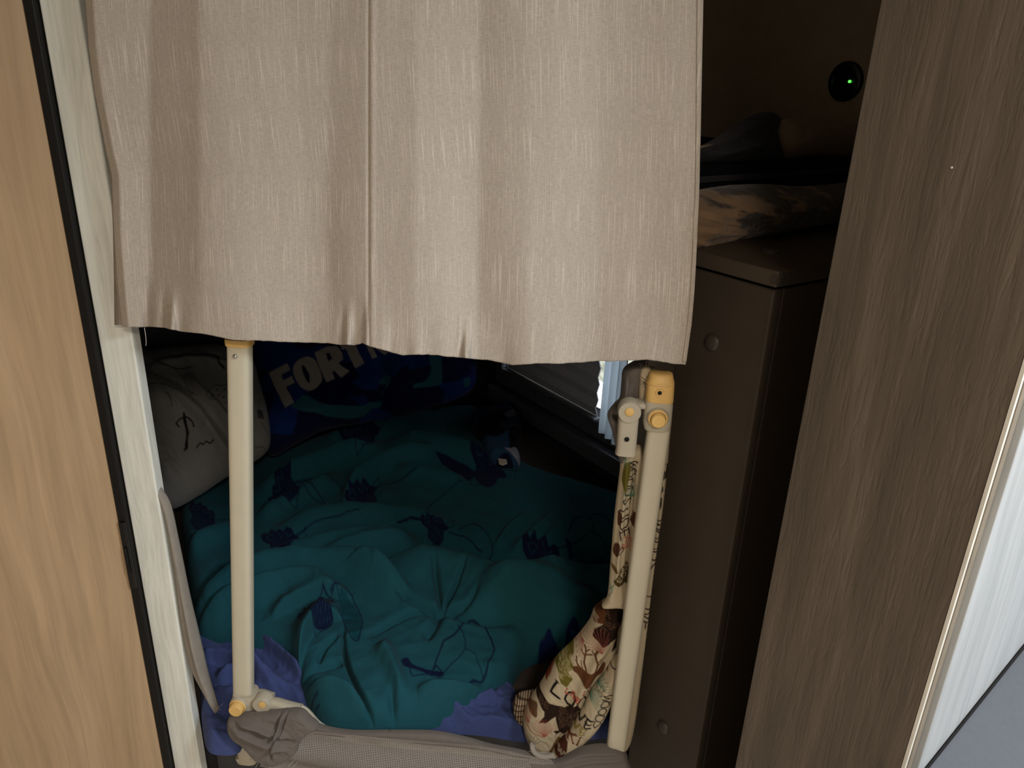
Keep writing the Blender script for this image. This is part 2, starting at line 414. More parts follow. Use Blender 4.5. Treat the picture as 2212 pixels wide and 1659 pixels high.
def patch(name, outline, p0, n, T, edge, mat, parent=None, step=2.5, ridges=(), wr=(), base=None, paint=None, back=False, smooth_outline=True, power=0.5, extra=None, shell=0.0, lift=0.0):
    """a cushion- or cloth-like surface raised from a plane: its outline, thickness and folds"""
    P = catmull(outline, True, 6) if smooth_outline else np.array(outline, float)
    x0, y0 = P.min(0) - 2 * step; x1, y1 = P.max(0) + 2 * step
    xs = np.arange(x0, x1, step); ys = np.arange(y0, y1, step); X, Y = np.meshgrid(xs, ys)
    sh = X.shape; d, _, _, qx, qy = seg_dist(X.ravel(), Y.ravel(), P, True)
    d, qx, qy = d.reshape(sh), qx.reshape(sh), qy.reshape(sh)
    ins = inside(X, Y, P)
    f = ins[:-1, :-1] | ins[1:, :-1] | ins[:-1, 1:] | ins[1:, 1:]
    X = np.where(ins, X, qx); Y = np.where(ins, Y, qy); sd = np.where(ins, d, 0.0)
    used = np.zeros(sh, bool); used[:-1, :-1] |= f; used[1:, :-1] |= f; used[:-1, 1:] |= f; used[1:, 1:] |= f
    idx = -np.ones(sh, int); idx[used] = np.arange(used.sum())
    x, y, sd = X[used], Y[used], sd[used]
    q = np.clip(sd / edge, 0, 1); env = (1 - (1 - q) ** 2) ** power
    h = T * env
    nn = np.asarray(n, float); nn = nn / np.linalg.norm(nn)
    B0 = on(x, y, p0, nn)
    k0 = env > 0.8
    if k0.any():
        vm = (B0[k0] + nn * (T + (lift or 0)) - EYE) @ MC
        ox = float(np.mean(CX + F * vm[:, 0] / vm[:, 2] - x[k0])); oy = float(np.mean(CY + F * vm[:, 1] / vm[:, 2] - y[k0]))
    else: ox = oy = 0.0
    xr, yr = x + ox, y + oy
    for w in wr:
        size, amp, ang = w[:3]
        h = h + amp * env * wrinkles(x, y, size, ang)
    for r in ridges:
        pts, wl, wrr, hh = r[:4]
        rp = catmull(pts, n=5)
        k = (xr > rp[:, 0].min() - 3 * max(wl, wrr)) & (xr < rp[:, 0].max() + 3 * max(wl, wrr)) & (yr > rp[:, 1].min() - 3 * max(wl, wrr)) & (yr < rp[:, 1].max() + 3 * max(wl, wrr))
        if not k.any(): continue
        dd, sg, par, _, _ = seg_dist(xr[k], yr[k], rp)
        ww = np.where(sg < 0, wl, wrr)
        tap = np.clip(np.minimum(par, 1 - par) * 4 + 0.15, 0, 1)
        h[k] += hh * np.exp(-(dd / ww) ** 2) * tap * env[k]
    if extra is not None: h = h + extra(xr, yr) * env
    V = B0 + nn * h[:, None]
    i = idx
    quads = np.stack([i[:-1, :-1][f], i[1:, :-1][f], i[1:, 1:][f], i[:-1, 1:][f]], -1)
    nv = len(V)
    if back:
        V = np.concatenate([V, B0 - nn * (h * 0.5 if shell == 0 else np.minimum(h, 0) + shell)[:, None]])
        quads = np.concatenate([quads, (quads + nv)[:, ::-1]])
    me = bpy.data.meshes.new(name)
    me.vertices.add(len(V)); me.vertices.foreach_set('co', V.astype(np.float32).ravel())
    me.loops.add(quads.size); me.loops.foreach_set('vertex_index', quads.astype(np.int32).ravel())
    me.polygons.add(len(quads)); me.polygons.foreach_set('loop_start', np.arange(0, quads.size, 4, dtype=np.int32))
    me.update(calc_edges=True)
    nrm = np.array(me.polygons[0].normal) if len(me.polygons) else nn
    if nrm @ nn < 0: me.flip_normals()
    me.polygons.foreach_set('use_smooth', np.ones(len(quads), bool))
    if base is not None:
        pt = Paint(xr, yr, base)
        if paint: paint(pt)
        C = np.ones((len(V), 4), np.float32); C[:nv, :3] = pt.C
        if back: C[nv:, :3] = pt.C
        at = me.color_attributes.new('Col', 'FLOAT_COLOR', 'POINT'); at.data.foreach_set('color', C.ravel())
    return link(name, me, mat, parent)
def sheetgrid(name, V, U_, V_, mat, parent=None):
    """grid cloth from an array (rows, cols, 3) with uv in metres"""
    r, c = V.shape[:2]
    i = np.arange(r * c).reshape(r, c)
    q = np.stack([i[:-1, :-1], i[1:, :-1], i[1:, 1:], i[:-1, 1:]], -1).reshape(-1, 4)
    me = bpy.data.meshes.new(name)
    me.vertices.add(r * c); me.vertices.foreach_set('co', V.reshape(-1, 3).astype(np.float32).ravel())
    me.loops.add(q.size); me.loops.foreach_set('vertex_index', q.astype(np.int32).ravel())
    me.polygons.add(len(q)); me.polygons.foreach_set('loop_start', np.arange(0, q.size, 4, dtype=np.int32))
    me.update(calc_edges=True); me.polygons.foreach_set('use_smooth', np.ones(len(q), bool))
    uv = me.uv_layers.new(name='UVMap'); UV = np.stack([U_, V_], -1).reshape(-1, 2)[q.ravel()]
    uv.data.foreach_set('uv', UV.astype(np.float32).ravel())
    return link(name, me, mat, parent)
def structure(o): return tag(o, kind='structure')

# ================================================================== THE VEHICLE SHELL
TW = 1.42                                              # inside face of the window wall
structure(boxab('floor', -1.7, 2.3, -1.3, 1.6, -0.06, 0.0, M['cabin']))
structure(boxab('ceiling', -1.7, 2.3, -1.3, 1.6, 2.05, 2.11, M['cabin']))
structure(boxab('wall_behind', -1.76, -1.7, -1.3, 1.6, 0.0, 2.05, M['cabin']))
structure(boxab('wall_left', -1.76, 2.3, -1.36, -1.3, 0.0, 2.05, M['cabin']))
structure(boxab('wall_back', 2.16, 2.24, -1.3, 1.6, 0.0, 2.05, M['wall_in']))
# window wall with its opening (s 1.42..2.08, z .56..1.12)
WS0, WS1, WZ0, WZ1 = 1.41, 2.02, 0.565, 1.10
wr_ = boxab('wall_right', -1.76, WS0, TW, TW + 0.05, 0.0, 2.05, M['wall_dark']); structure(wr_)
boxab('panel', WS1, 2.24, TW, TW + 0.05, 0.0, 2.05, M['wall_in'], wr_)
boxab('panel', WS0, WS1, TW, TW + 0.05, 0.0, WZ0, M['wall_in'], wr_)
boxab('panel', WS0, WS1, TW, TW + 0.05, WZ1, 2.05, M['wall_in'], wr_)
structure(boxab('wall_bunk', 1.24, 2.16, 0.06, 0.10, 0.0, 2.05, M['wall_in']))
# upper bunk base = ceiling of the lower one
FOOT = lambda z, g=0.0: [np.array([-0.60, 1.12, z]), np.array([0.08, 1.17, z]), ab(0.76, 0.87, z), ab(0.76, TW - 0.012, z), ab(2.14, TW - 0.012, z), ab(2.14, 0.115, z), ab(1.30, 0.115, z)]
boxab_up = prism('upper_bunk_base', FOOT(1.215), (0, 0, 0.06), M['board'])
tag(boxab_up, 'taupe base board of the upper bunk above the lower bed', 'bunk')
lb = prism('lower_bunk_base', FOOT(0.0), (0, 0, 0.29), M['wall_in']); tag(lb, 'dark base under the lower bed', 'bunk')

# ------------------------------------------------------------------ window and blind
win = empty('window_1', ab(1.72, TW, WZ0)); structure(win)
g = 0.035
boxab('window_frame', WS0 - 0.02, WS1 + g, TW - 0.022, TW - 0.001, WZ0 - 0.055, WZ0, M['frame_win'], win, 0.004)
boxab('window_sill', WS0 - 0.04, WS1 + g, TW - 0.055, TW - 0.001, WZ0 - 0.115, WZ0 - 0.06, M['frame_win'], win, 0.006)
boxab('window_frame', WS1, WS1 + g, TW - 0.022, TW - 0.001, WZ0, WZ1, M['frame_win'], win, 0.004)
boxab('window_frame', WS0 - 0.02, WS1 + g, TW - 0.022, TW - 0.001, WZ1, WZ1 + 0.05, M['frame_win'], win, 0.004)
gl = boxab('window_pane', WS0, WS1, TW + 0.040, TW + 0.044, WZ0, WZ1, M['cream'], win)
gm = NT('window_acrylic', 0.05, 0.5); gm.b.inputs['Transmission Weight'].default_value = 1.0; gm.color((0.95, 0.97, 1, 1)); gm.b.inputs['IOR'].default_value = 1.1
gl.data.materials.clear(); gl.data.materials.append(gm.m)
blind = empty('pleated_blind', ab(1.75, TW - 0.02, WZ0)); tag(blind, 'dark pleated blind drawn across the small window', 'blind')
nsl = 11; hz = (WZ1 - WZ0) / nsl; BS0 = 1.535
for k in range(nsl):
    z0 = WZ0 + 0.008 + k * hz + 0.004
    vs = [ab(BS0, TW - 0.012, z0), ab(BS0, TW - 0.020, z0 + hz / 2), ab(BS0, TW - 0.012, z0 + hz), ab(BS0, TW - 0.009, z0 + hz), ab(BS0, TW - 0.017, z0 + hz / 2), ab(BS0, TW - 0.009, z0)]
    prism('slat', vs, (WS1 - 0.03 - BS0) * A, M['blind'], blind)
boxab('bottom_rail', BS0 - 0.012, WS1 - 0.03, TW - 0.034, TW - 0.008, WZ0 - 0.001, WZ0 + 0.010, M['frame_win'], blind, 0.003)
# pale drape beside the window
ys = np.linspace(0, 1, 60); xs_ = np.linspace(0, 1, 40); XX, YY = np.meshgrid(xs_, ys)
S_ = 1.500 - XX * 0.13 - YY * 0.0; Z_ = 1.15 - YY * 0.60
Tt = TW - 0.035 + 0.008 * np.sin(XX * 22 + YY * 2) - 0.03 * XX
V = S_[..., None] * A + Tt[..., None] * B + Z_[..., None] * Z
o = sheetgrid('side_drape', V, XX * .1, YY * .5, M['reveal']); tag(o, 'pale blue-white drape at the side of the small window', 'curtain')
hd = boxab('garden_hedge', 0.9, 4.0, 2.6, 2.7, 0.0, 1.5, M['outside']); tag(hd, 'sunlit pale hedge seen through the slit beside the blind', 'hedge')

# ------------------------------------------------------------------ left side: beige panel, black seal, white jamb
JX0, JX1 = -0.689, -0.6365
jamb = boxxy('trim_1', JX0, JX1, 1.0, 1.022, 0.0, 2.05, M['white_wood']); structure(jamb); bevel(jamb, 0.003, 3)
door = empty('cabin_door', (-0.72, 0.98, 0)); tag(door, 'beige wood-grain door panel at the far left edge', 'door')
c = np.array([-0.7035, 0.992, 0.0])
prism('panel', [c, c - 0.62 * B, c - 0.62 * B + 0.022 * A, c + 0.022 * A], (0, 0, 2.0), M['beige'], door, 0.002)
seal = boxxy('rubber_seal', -0.7035, -0.6895, 0.990, 1.006, 0.0, 2.0, M['seal'], door, 0.002)
ztop = onY(280, 1130, 0.987)[2]; zbot = onY(300, 1272, 0.987)[2]
boxxy('latch_plate', -0.7015, -0.6905, 0.9855, 0.992, zbot, ztop, M['socket'], seal, 0.002)
lo_ = onY(288, 1185, .984)
boxxy('latch_tongue', -0.6985, -0.6935, 0.9825, 0.9875, lo_[2] - 0.05, lo_[2], M['seal'], seal, 0.001)

# ------------------------------------------------------------------ right side: wardrobe, partition, worktop
wd = empty('wardrobe', ab(0.34, 0.9, 0)); tag(wd, 'tall wardrobe at the right, grey-brown oak side and white front', 'wardrobe')
sp_ = boxab('side_panel', 0.247, 0.438, 0.700, 0.718, 0.0, 2.0, M['grey_wood'], wd, 0.0015); sp_['label'] = 'grey-brown oak-grained side panel'
boxab('edge_strip', 0.2435, 0.2468, 0.699, 0.703, 0.0, 2.0, M['edge_light'], wd)
boxab('edge_strip', 0.2425, 0.2468, 0.7035, 0.7125, 0.0, 2.0, M['edge_brown'], wd)
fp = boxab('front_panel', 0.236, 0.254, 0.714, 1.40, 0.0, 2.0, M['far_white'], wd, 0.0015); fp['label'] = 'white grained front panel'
boxab('back_panel', 0.425, 0.438, 0.72, TW - 0.01, 0.0, 2.0, M['wall_dark'], wd)
chip = onT(2056, 362, 0.6995); lathe('chip', chip, -B, [(0.0011, 0), (0.0009, 0.0006), (0, 0.0008)], M['edge_light'], sp_, n=10)
# grey bench top in the right corner
c1 = onS(2002, 1659, 0.2345); c2 = onS(2212, 1396, 0.2345); dr = c2 - c1
q0 = c1 - dr * 0.45; q1 = c2 + dr * 0.9; fw = -A * 0.34 - Z * 0.02
bt = empty('bench', (float(q0[0]), float(q0[1]), 0)); tag(bt, 'smooth grey sloping bench side in the lower right corner', 'bench')
prism('bench_top', [q0, q1, q1 + fw, q0 + fw], (0, 0, -0.03), M['grey_top'], bt, 0.002)
prism('bench_side', [q0 - Z * .031 - A * .01, q1 - Z * .031 - A * .01, q1 + fw - Z * .031, q0 + fw - Z * .031], (0, 0, -0.60), M['grey_top'], bt)
prism('edge_joint', [q0 + Z * 0.0035, q1 + Z * 0.0035, q1 + Z * 0.0035 - A * 0.0018, q0 + Z * 0.0035 - A * 0.0018], (0, 0, -0.006), M['dark_gap'], bt)

pa = empty('bunk_partition', ab(0.63, 0.95, 0)); tag(pa, 'dark taupe partition post at the foot of the bunk, with round screw caps', 'partition')
boxab('board', 0.566, 0.712, 0.796, 0.815, 0.0, 1.264, M['board'], pa, 0.003)
boxab('side_board', 0.566, 0.584, 0.815, TW - 0.01, 0.0, 1.264, M['board'], pa, 0.002)
lid = boxab('lid', 0.562, 0.74, 0.792, TW - 0.006, 1.268, 1.289, M['lid'], pa, 0.003)
pc = onT(1676, 592, 0.790)
lathe('corner_cap', ab(0.566, 0.80, 1.279), -A, [(0.010, -0.004), (0.010, 0.003), (0.007, 0.005), (0.0, 0.005)], M['capdark'], lid, n=24)
for px, py in ((1540, 740), (1434, 1571)):
    c = onT(px, py, 0.796)
    lathe('screw_cap', c, -B, [(0.0122, 0), (0.0122, 0.002), (0.0105, 0.0045), (0.006, 0.006), (0, 0.0063)], M['capdark'], pa, n=32)
c = onZ(1665, 545, 1.289)
lathe('screw_cap', c, Z, [(0.0125, 0), (0.0125, 0.002), (0.010, 0.004), (0, 0.005)], M['capdark'], lid, n=32)

# upper bunk things
def brown_fleece(pt):
    X, Y = pt.X, pt.Y
    m = fbm(X / 60, Y / 34, 4); m2 = fbm(X / 25 + 9, Y / 12, 3)
    k = np.clip((m + 0.35 * m2 + (1660 - X) / 700 + 0.02) * 9, 0, 1)[:, None]
    pt.C[:] = pt.C * (1 - k) + np.array(srgb(124, 100, 76)[:3]) * k
fl = patch('fleece_blanket', [(1440, 430), (1505, 412), (1580, 400), (1660, 398), (1740, 402), (1850, 392), (1930, 385), (1935, 465), (1850, 476), (1740, 488), (1640, 506), (1560, 522), (1500, 533), (1440, 540)],
      0.75 * A, -A, 0.055, 60, M['fleece'], ridges=[([(1500, 470), (1600, 455), (1700, 470)], 14, 14, 0.008), ([(1560, 430), (1700, 440), (1850, 425)], 10, 14, 0.006)],
      wr=[(26, 0.006, -0.1)], base=srgb(50, 42, 36), paint=brown_fleece, back=True)
tag(fl, 'brown and tan fleece blanket folded on the partition, under the upper mattress', 'blanket')
um = boxab('upper_mattress', 0.80, 1.45, 0.86, TW - 0.02, 1.335, 1.384, M['black'], None, 0.012); tag(um, 'dark mattress of the upper bunk between blanket and pillow', 'mattress')
sl = boxab('mattress_piping', 0.795, 0.80, 0.88, TW - 0.03, 1.360, 1.368, M['dark_cloth'], um)
gp = patch('taupe_pillow', [(1648, 300), (1655, 262), (1700, 258), (1790, 262), (1870, 282), (1930, 300), (1930, 340), (1860, 346), (1760, 338), (1690, 347), (1660, 330)],
      0.845 * A + 1.41 * Z, -A + 0.25 * Z, 0.04, 40, M['grey_pillow'], ridges=[([(1665, 310), (1700, 328), (1790, 338)], 7, 5, -0.006), ([(1690, 275), (1760, 268), (1830, 290)], 8, 8, 0.006)], wr=[(30, 0.004, 0.2)], back=True)
tag(gp, 'taupe pillow lying on the upper mattress below the black socket', 'pillow')
dc = patch('dark_garment', [(1420, 350), (1440, 310), (1500, 318), (1560, 290), (1600, 262), (1640, 244), (1668, 262), (1660, 290), (1668, 330), (1680, 346), (1600, 352), (1500, 356)],
      0.835 * A + 1.41 * Z, -A + 0.3 * Z, 0.03, 24, M['dark_cloth'], ridges=[([(1520, 320), (1580, 300), (1640, 262)], 7, 7, 0.016), ([(1540, 340), (1600, 325), (1650, 300)], 7, 7, 0.014), ([(1600, 300), (1620, 330), (1650, 340)], 6, 6, 0.014)], wr=[(22, 0.005, -0.5)], back=True)
tag(dc, 'crumpled dark garment lying beside the taupe pillow', 'garment')
lg = patch('grey_cloth_scrap', [(1440, 326), (1500, 316), (1560, 308), (1600, 300), (1592, 316), (1555, 322), (1500, 326), (1440, 332)], 0.812 * A + 1.41 * Z, -A + 0.3 * Z, 0.008, 10, M['grey_pillow'], back=True)
tag(lg, 'thin grey-green cloth sticking out left of the dark garment', 'cloth')
so = empty('wall_socket', onT(1828, 176, TW)); tag(so, 'round black wall socket with a tiny green light', 'socket')
sc_ = onT(1828, 176, TW)
hs = lathe('housing', sc_, -B, [(0.036, 0), (0.036, 0.004), (0.033, 0.008), (0.026, 0.009), (0.024, 0.005), (0, 0.005)], M['socket'], so)
lathe('green_light', onT(1835, 176, TW - 0.008), -B, [(0.0026, -0.002), (0.0026, 0.001), (0.0015, 0.002), (0, 0.0022)], M['led'], so, n=16)

# ================================================================== BED
ZM = 0.385
mt = patch('mattress', [(345, 1380), (300, 1180), (335, 1055), (569, 996), (827, 934), (1020, 888), (1078, 910), (1192, 984), (1329, 1071), (1420, 1180), (1390, 1500), (1360, 1590), (1200, 1600), (900, 1600), (500, 1600), (455, 1560), (420, 1450)], (0, 0, ZM - 0.05), Z, 0.05, 30, M['mattress'],
      step=4, wr=[(60, 0.008, 0.3)], ridges=[([(1150, 1000), (1220, 1040), (1330, 1060)], 10, 10, 0.008)])
tag(mt, 'mattress in a dark brown fitted sheet, bare below the window', 'mattress')
sides = prism('mattress_side', FOOT(0.295), (0, 0, 0.10), M['mattress'], mt, 0.02)

bs = patch('blue_sheet', [(392, 1400), (440, 1382), (500, 1392), (590, 1395), (660, 1440), (800, 1540), (940, 1500), (1060, 1480), (1110, 1500), (1150, 1550), (1345, 1560), (1345, 1590), (1150, 1604), (1020, 1588), (800, 1580), (680, 1560), (620, 1540), (560, 1545), (530, 1585), (518, 1625), (480, 1632), (448, 1620), (436, 1560), (428, 1480)],
      (0, 0, ZM + 0.0), Z, 0.03, 26, M['blue_sheet'], step=2.5, wr=[(42, 0.010, 0.5), (20, 0.004, 0.3)],
      ridges=[([(430, 1432), (500, 1440), (600, 1500)], 12, 6, 0.03), ([(470, 1480), (540, 1462), (620, 1490)], 12, 7, 0.03), ([(560, 1395), (610, 1430), (660, 1480)], 10, 7, 0.035), ([(440, 1530), (480, 1515), (520, 1520)], 10, 14, 0.03),
              ([(930, 1560), (1000, 1530), (1090, 1500)], 9, 6, 0.016), ([(1000, 1560), (1070, 1560), (1150, 1590)], 8, 6, 0.016), ([(960, 1530), (1040, 1570), (1100, 1600)], 6, 6, 0.012), ([(1050, 1510), (1110, 1530), (1160, 1560)], 8, 7, 0.012)])
tag(bs, 'periwinkle blue bed sheet bunched along the front of the bed', 'sheet')

INK = srgb(12, 22, 52)
def basket(pt, x, y, s, ang, loop=None, a=0.95):
    c_, s_ = math.cos(math.radians(ang)), math.sin(math.radians(ang))
    f = lambda u, v: (x + s * (u * c_ - v * s_), y + s * (u * s_ + v * c_))
    LT = srgb(24, 62, 78)
    pt.poly([f(-1.1, -.3), f(-.9, -.5), f(-.72, -.38), f(-.6, -.72), f(-.4, -.5), f(-.15, -.62), f(.05, -.48), f(.25, -.7), f(.5, -.58), f(.62, -.4), f(1, -.2), f(.85, -.02), f(.66, .05), f(.72, .5), f(.55, .72), f(.1, .8), f(-.4, .62), f(-.5, .2), f(-.72, .12), f(-.95, 0)], INK, a * 0.8)
    pt.stroke([f(-.42, .1), f(-.3, .6), f(.1, .7), f(.55, .62), f(.62, .08)], 1.8, INK, 1, True)
    for k in range(7): pt.stroke([f(-.36 + .15 * k, .02), f(-.30 + .14 * k, .6)], 1.1, LT, 0.9)
    for k in range(3): pt.stroke([f(-.4, .12 + .18 * k), f(.1, .2 + .18 * k), f(.62, .1 + .18 * k)], 1.2, INK, .9, True)
    pt.stroke([f(-.8, -.2), f(-.55, -.35), f(-.4, -.2), f(-.6, -.05), f(-.8, -.2)], 1.5, LT, 0.9, True)
    pt.stroke([f(-.2, -.4), f(0, -.2), f(.2, -.45), f(.35, -.25), f(.5, -.4)], 1.4, LT, 0.9)
    pt.stroke([f(-.4, .5), f(-.35, 1.0), f(.0, .85), f(.45, .75)], 1.5, INK); pt.stroke([f(-.1, .8), f(.0, .85)], 1.5, INK)
    pt.stroke([f(.7, -.35), f(1.25, -.75)], 1.4, INK); pt.stroke([f(.75, 0), f(1.35, -.35)], 1.4, INK); pt.stroke([f(1.15, -.7), f(1.3, -.3)], 1.4, INK)
    if loop: pt.stroke(loop, 2.0, INK, 1.0, True)
def duvet_paint(pt):
    # the corner flap hides the print beneath it: ink drawings are placed over the whole quilt
    basket(pt, 690, 1338, 40, -15)
    pt.poly([(738, 1304), (762, 1318), (782, 1350), (780, 1388), (768, 1390), (752, 1362), (738, 1338)], srgb(14, 62, 72), 0.9, True)
    pt.stroke([(718, 1306), (748, 1294), (770, 1320), (784, 1358), (776, 1392), (762, 1386), (746, 1356), (732, 1332)], 2.4, INK, 1, True)
    pt.stroke([(676, 1330), (704, 1302), (724, 1318), (700, 1330)], 2.2, INK); pt.stroke([(700, 1345), (715, 1318), (722, 1340)], 2.2, INK)
    basket(pt, 610, 1160, 42, 5, [(640, 1150), (700, 1120), (780, 1105)])
    basket(pt, 616, 1050, 40, -60, [(640, 1030), (690, 1020), (735, 1030), (740, 1060), (712, 1082), (690, 1050), (660, 1040)])
    pt.stroke([(655, 1045), (680, 1062), (702, 1072), (712, 1082)], 1.8, INK, 1, True)
    basket(pt, 785, 1058, 36, -20, [(815, 1035), (850, 1028), (900, 1010)])
    basket(pt, 440, 1100, 38, 40)
    basket(pt, 780, 930, 44, -10)
    basket(pt, 800, 1228, 26, -25, [(830, 1215), (870, 1195), (905, 1190)])
    basket(pt, 938, 1128, 30, 5, [(990, 1128), (1020, 1120), (1050, 1140), (1062, 1172), (1040, 1182)])
    pt.stroke([(860, 1126), (890, 1120), (915, 1122)], 4, INK, 0.9); pt.stroke([(968, 1132), (1000, 1140), (1040, 1168)], 2, INK)
    basket(pt, 1172, 1185, 50, 15, [(1222, 1140), (1235, 1110), (1262, 1098), (1300, 1100), (1320, 1130), (1310, 1160), (1290, 1174), (1230, 1176)])
    pt.stroke([(1278, 1132), (1234, 1154), (1198, 1162)], 1.8, INK); pt.stroke([(1262, 1100), (1276, 1118), (1278, 1132), (1300, 1145), (1306, 1160)], 1.8, INK, 1, True)
    pt.poly([(1216, 1145), (1228, 1150), (1236, 1172), (1226, 1170)], srgb(12, 24, 70), 1)
    basket(pt, 1050, 1000, 46, 30)
    pt.poly([(938, 968), (965, 975), (1000, 990), (1030, 1010), (1010, 1026), (985, 1008), (955, 990)], INK, 0.9)
    pt.stroke([(998, 1028), (960, 1050), (930, 1074), (900, 1110)], 1.6, INK, 1, True)
    # large balloon outline at the front
    pt.stroke([(934, 1448), (946, 1420), (958, 1396), (985, 1382), (1005, 1352), (1020, 1348), (1044, 1362), (1062, 1396), (1060, 1420), (1040, 1455), (1022, 1462), (1008, 1470)], 3.4, INK, 1, True)
    pt.stroke([(988, 1368), (1000, 1384), (1003, 1410), (978, 1434), (955, 1456)], 2.0, INK, 1, True)
    pt.stroke([(1003, 1410), (1024, 1420), (1040, 1452)], 1.8, INK, 1, True)
    pt.poly([(868, 1436), (880, 1430), (892, 1442), (920, 1450), (955, 1452), (952, 1460), (925, 1458), (890, 1450), (872, 1446)], INK, 1, True)
    pt.stroke([(884, 1444), (890, 1464), (926, 1456)], 2, INK); pt.stroke([(930, 1452), (942, 1440), (956, 1456)], 2.4, INK)
    for k in range(3): pt.stroke([(898 + 6 * k, 1444), (899 + 6 * k, 1456)], 1.2, INK)
    # dark motif at the right
    pt.poly([(1162, 1368), (1172, 1362), (1182, 1352), (1194, 1360), (1214, 1362), (1220, 1346), (1236, 1338), (1250, 1346), (1268, 1352), (1290, 1350), (1290, 1380), (1250, 1405), (1226, 1420), (1202, 1410), (1190, 1396), (1166, 1396), (1160, 1386)], srgb(10, 24, 66), 1, True)
    for k in range(3): pt.stroke([(1190 + 9 * k, 1378), (1194 + 9 * k, 1390)], 1.6, srgb(34, 66, 110))
    pt.stroke([(1200, 1366), (1220, 1364), (1236, 1372), (1258, 1370)], 1.6, srgb(34, 66, 110), 1, True)
    pt.stroke([(1226, 1348), (1240, 1352), (1238, 1360)], 1.4, srgb(34, 66, 110))
    # motif at the lower left, partly under the flap
    for k in range(6): pt.stroke([(648, 1492 + 9 * k), (662, 1486 + 9 * k), (690, 1490 + 9 * k)], 2.2, INK, 1, True)
    pt.poly([(684, 1520), (706, 1524), (724, 1548), (730, 1566), (706, 1570), (688, 1556)], INK, 0.75, True)
    pt.stroke([(688, 1530), (700, 1545), (696, 1565)], 1.5, srgb(34, 110, 120)); pt.stroke([(704, 1532), (714, 1550), (722, 1562)], 1.5, srgb(34, 110, 120))
    pt.stroke([(800, 1566), (820, 1552), (835, 1540), (862, 1538), (880, 1554), (892, 1566)], 2.4, INK, 1, True)
    pt.stroke([(835, 1540), (846, 1556), (846, 1566)], 1.8, INK)
TEAL = srgb(29, 78, 88)
dv_out = [(392, 1120), (420, 1075), (480, 1045), (545, 1010), (600, 985), (700, 950), (790, 926), (900, 906), (1010, 888), (1078, 915), (1112, 940), (1122, 985), (1135, 1015), (1200, 1042), (1340, 1086), (1372, 1150), (1360, 1300), (1300, 1390), (1210, 1420), (1135, 1445), (1100, 1490), (1030, 1540), (950, 1570), (850, 1586), (770, 1586), (700, 1570), (655, 1520), (640, 1470), (600, 1440), (540, 1425), (470, 1408), (425, 1385), (410, 1300), (400, 1200)]
tuft = (952, 1336)
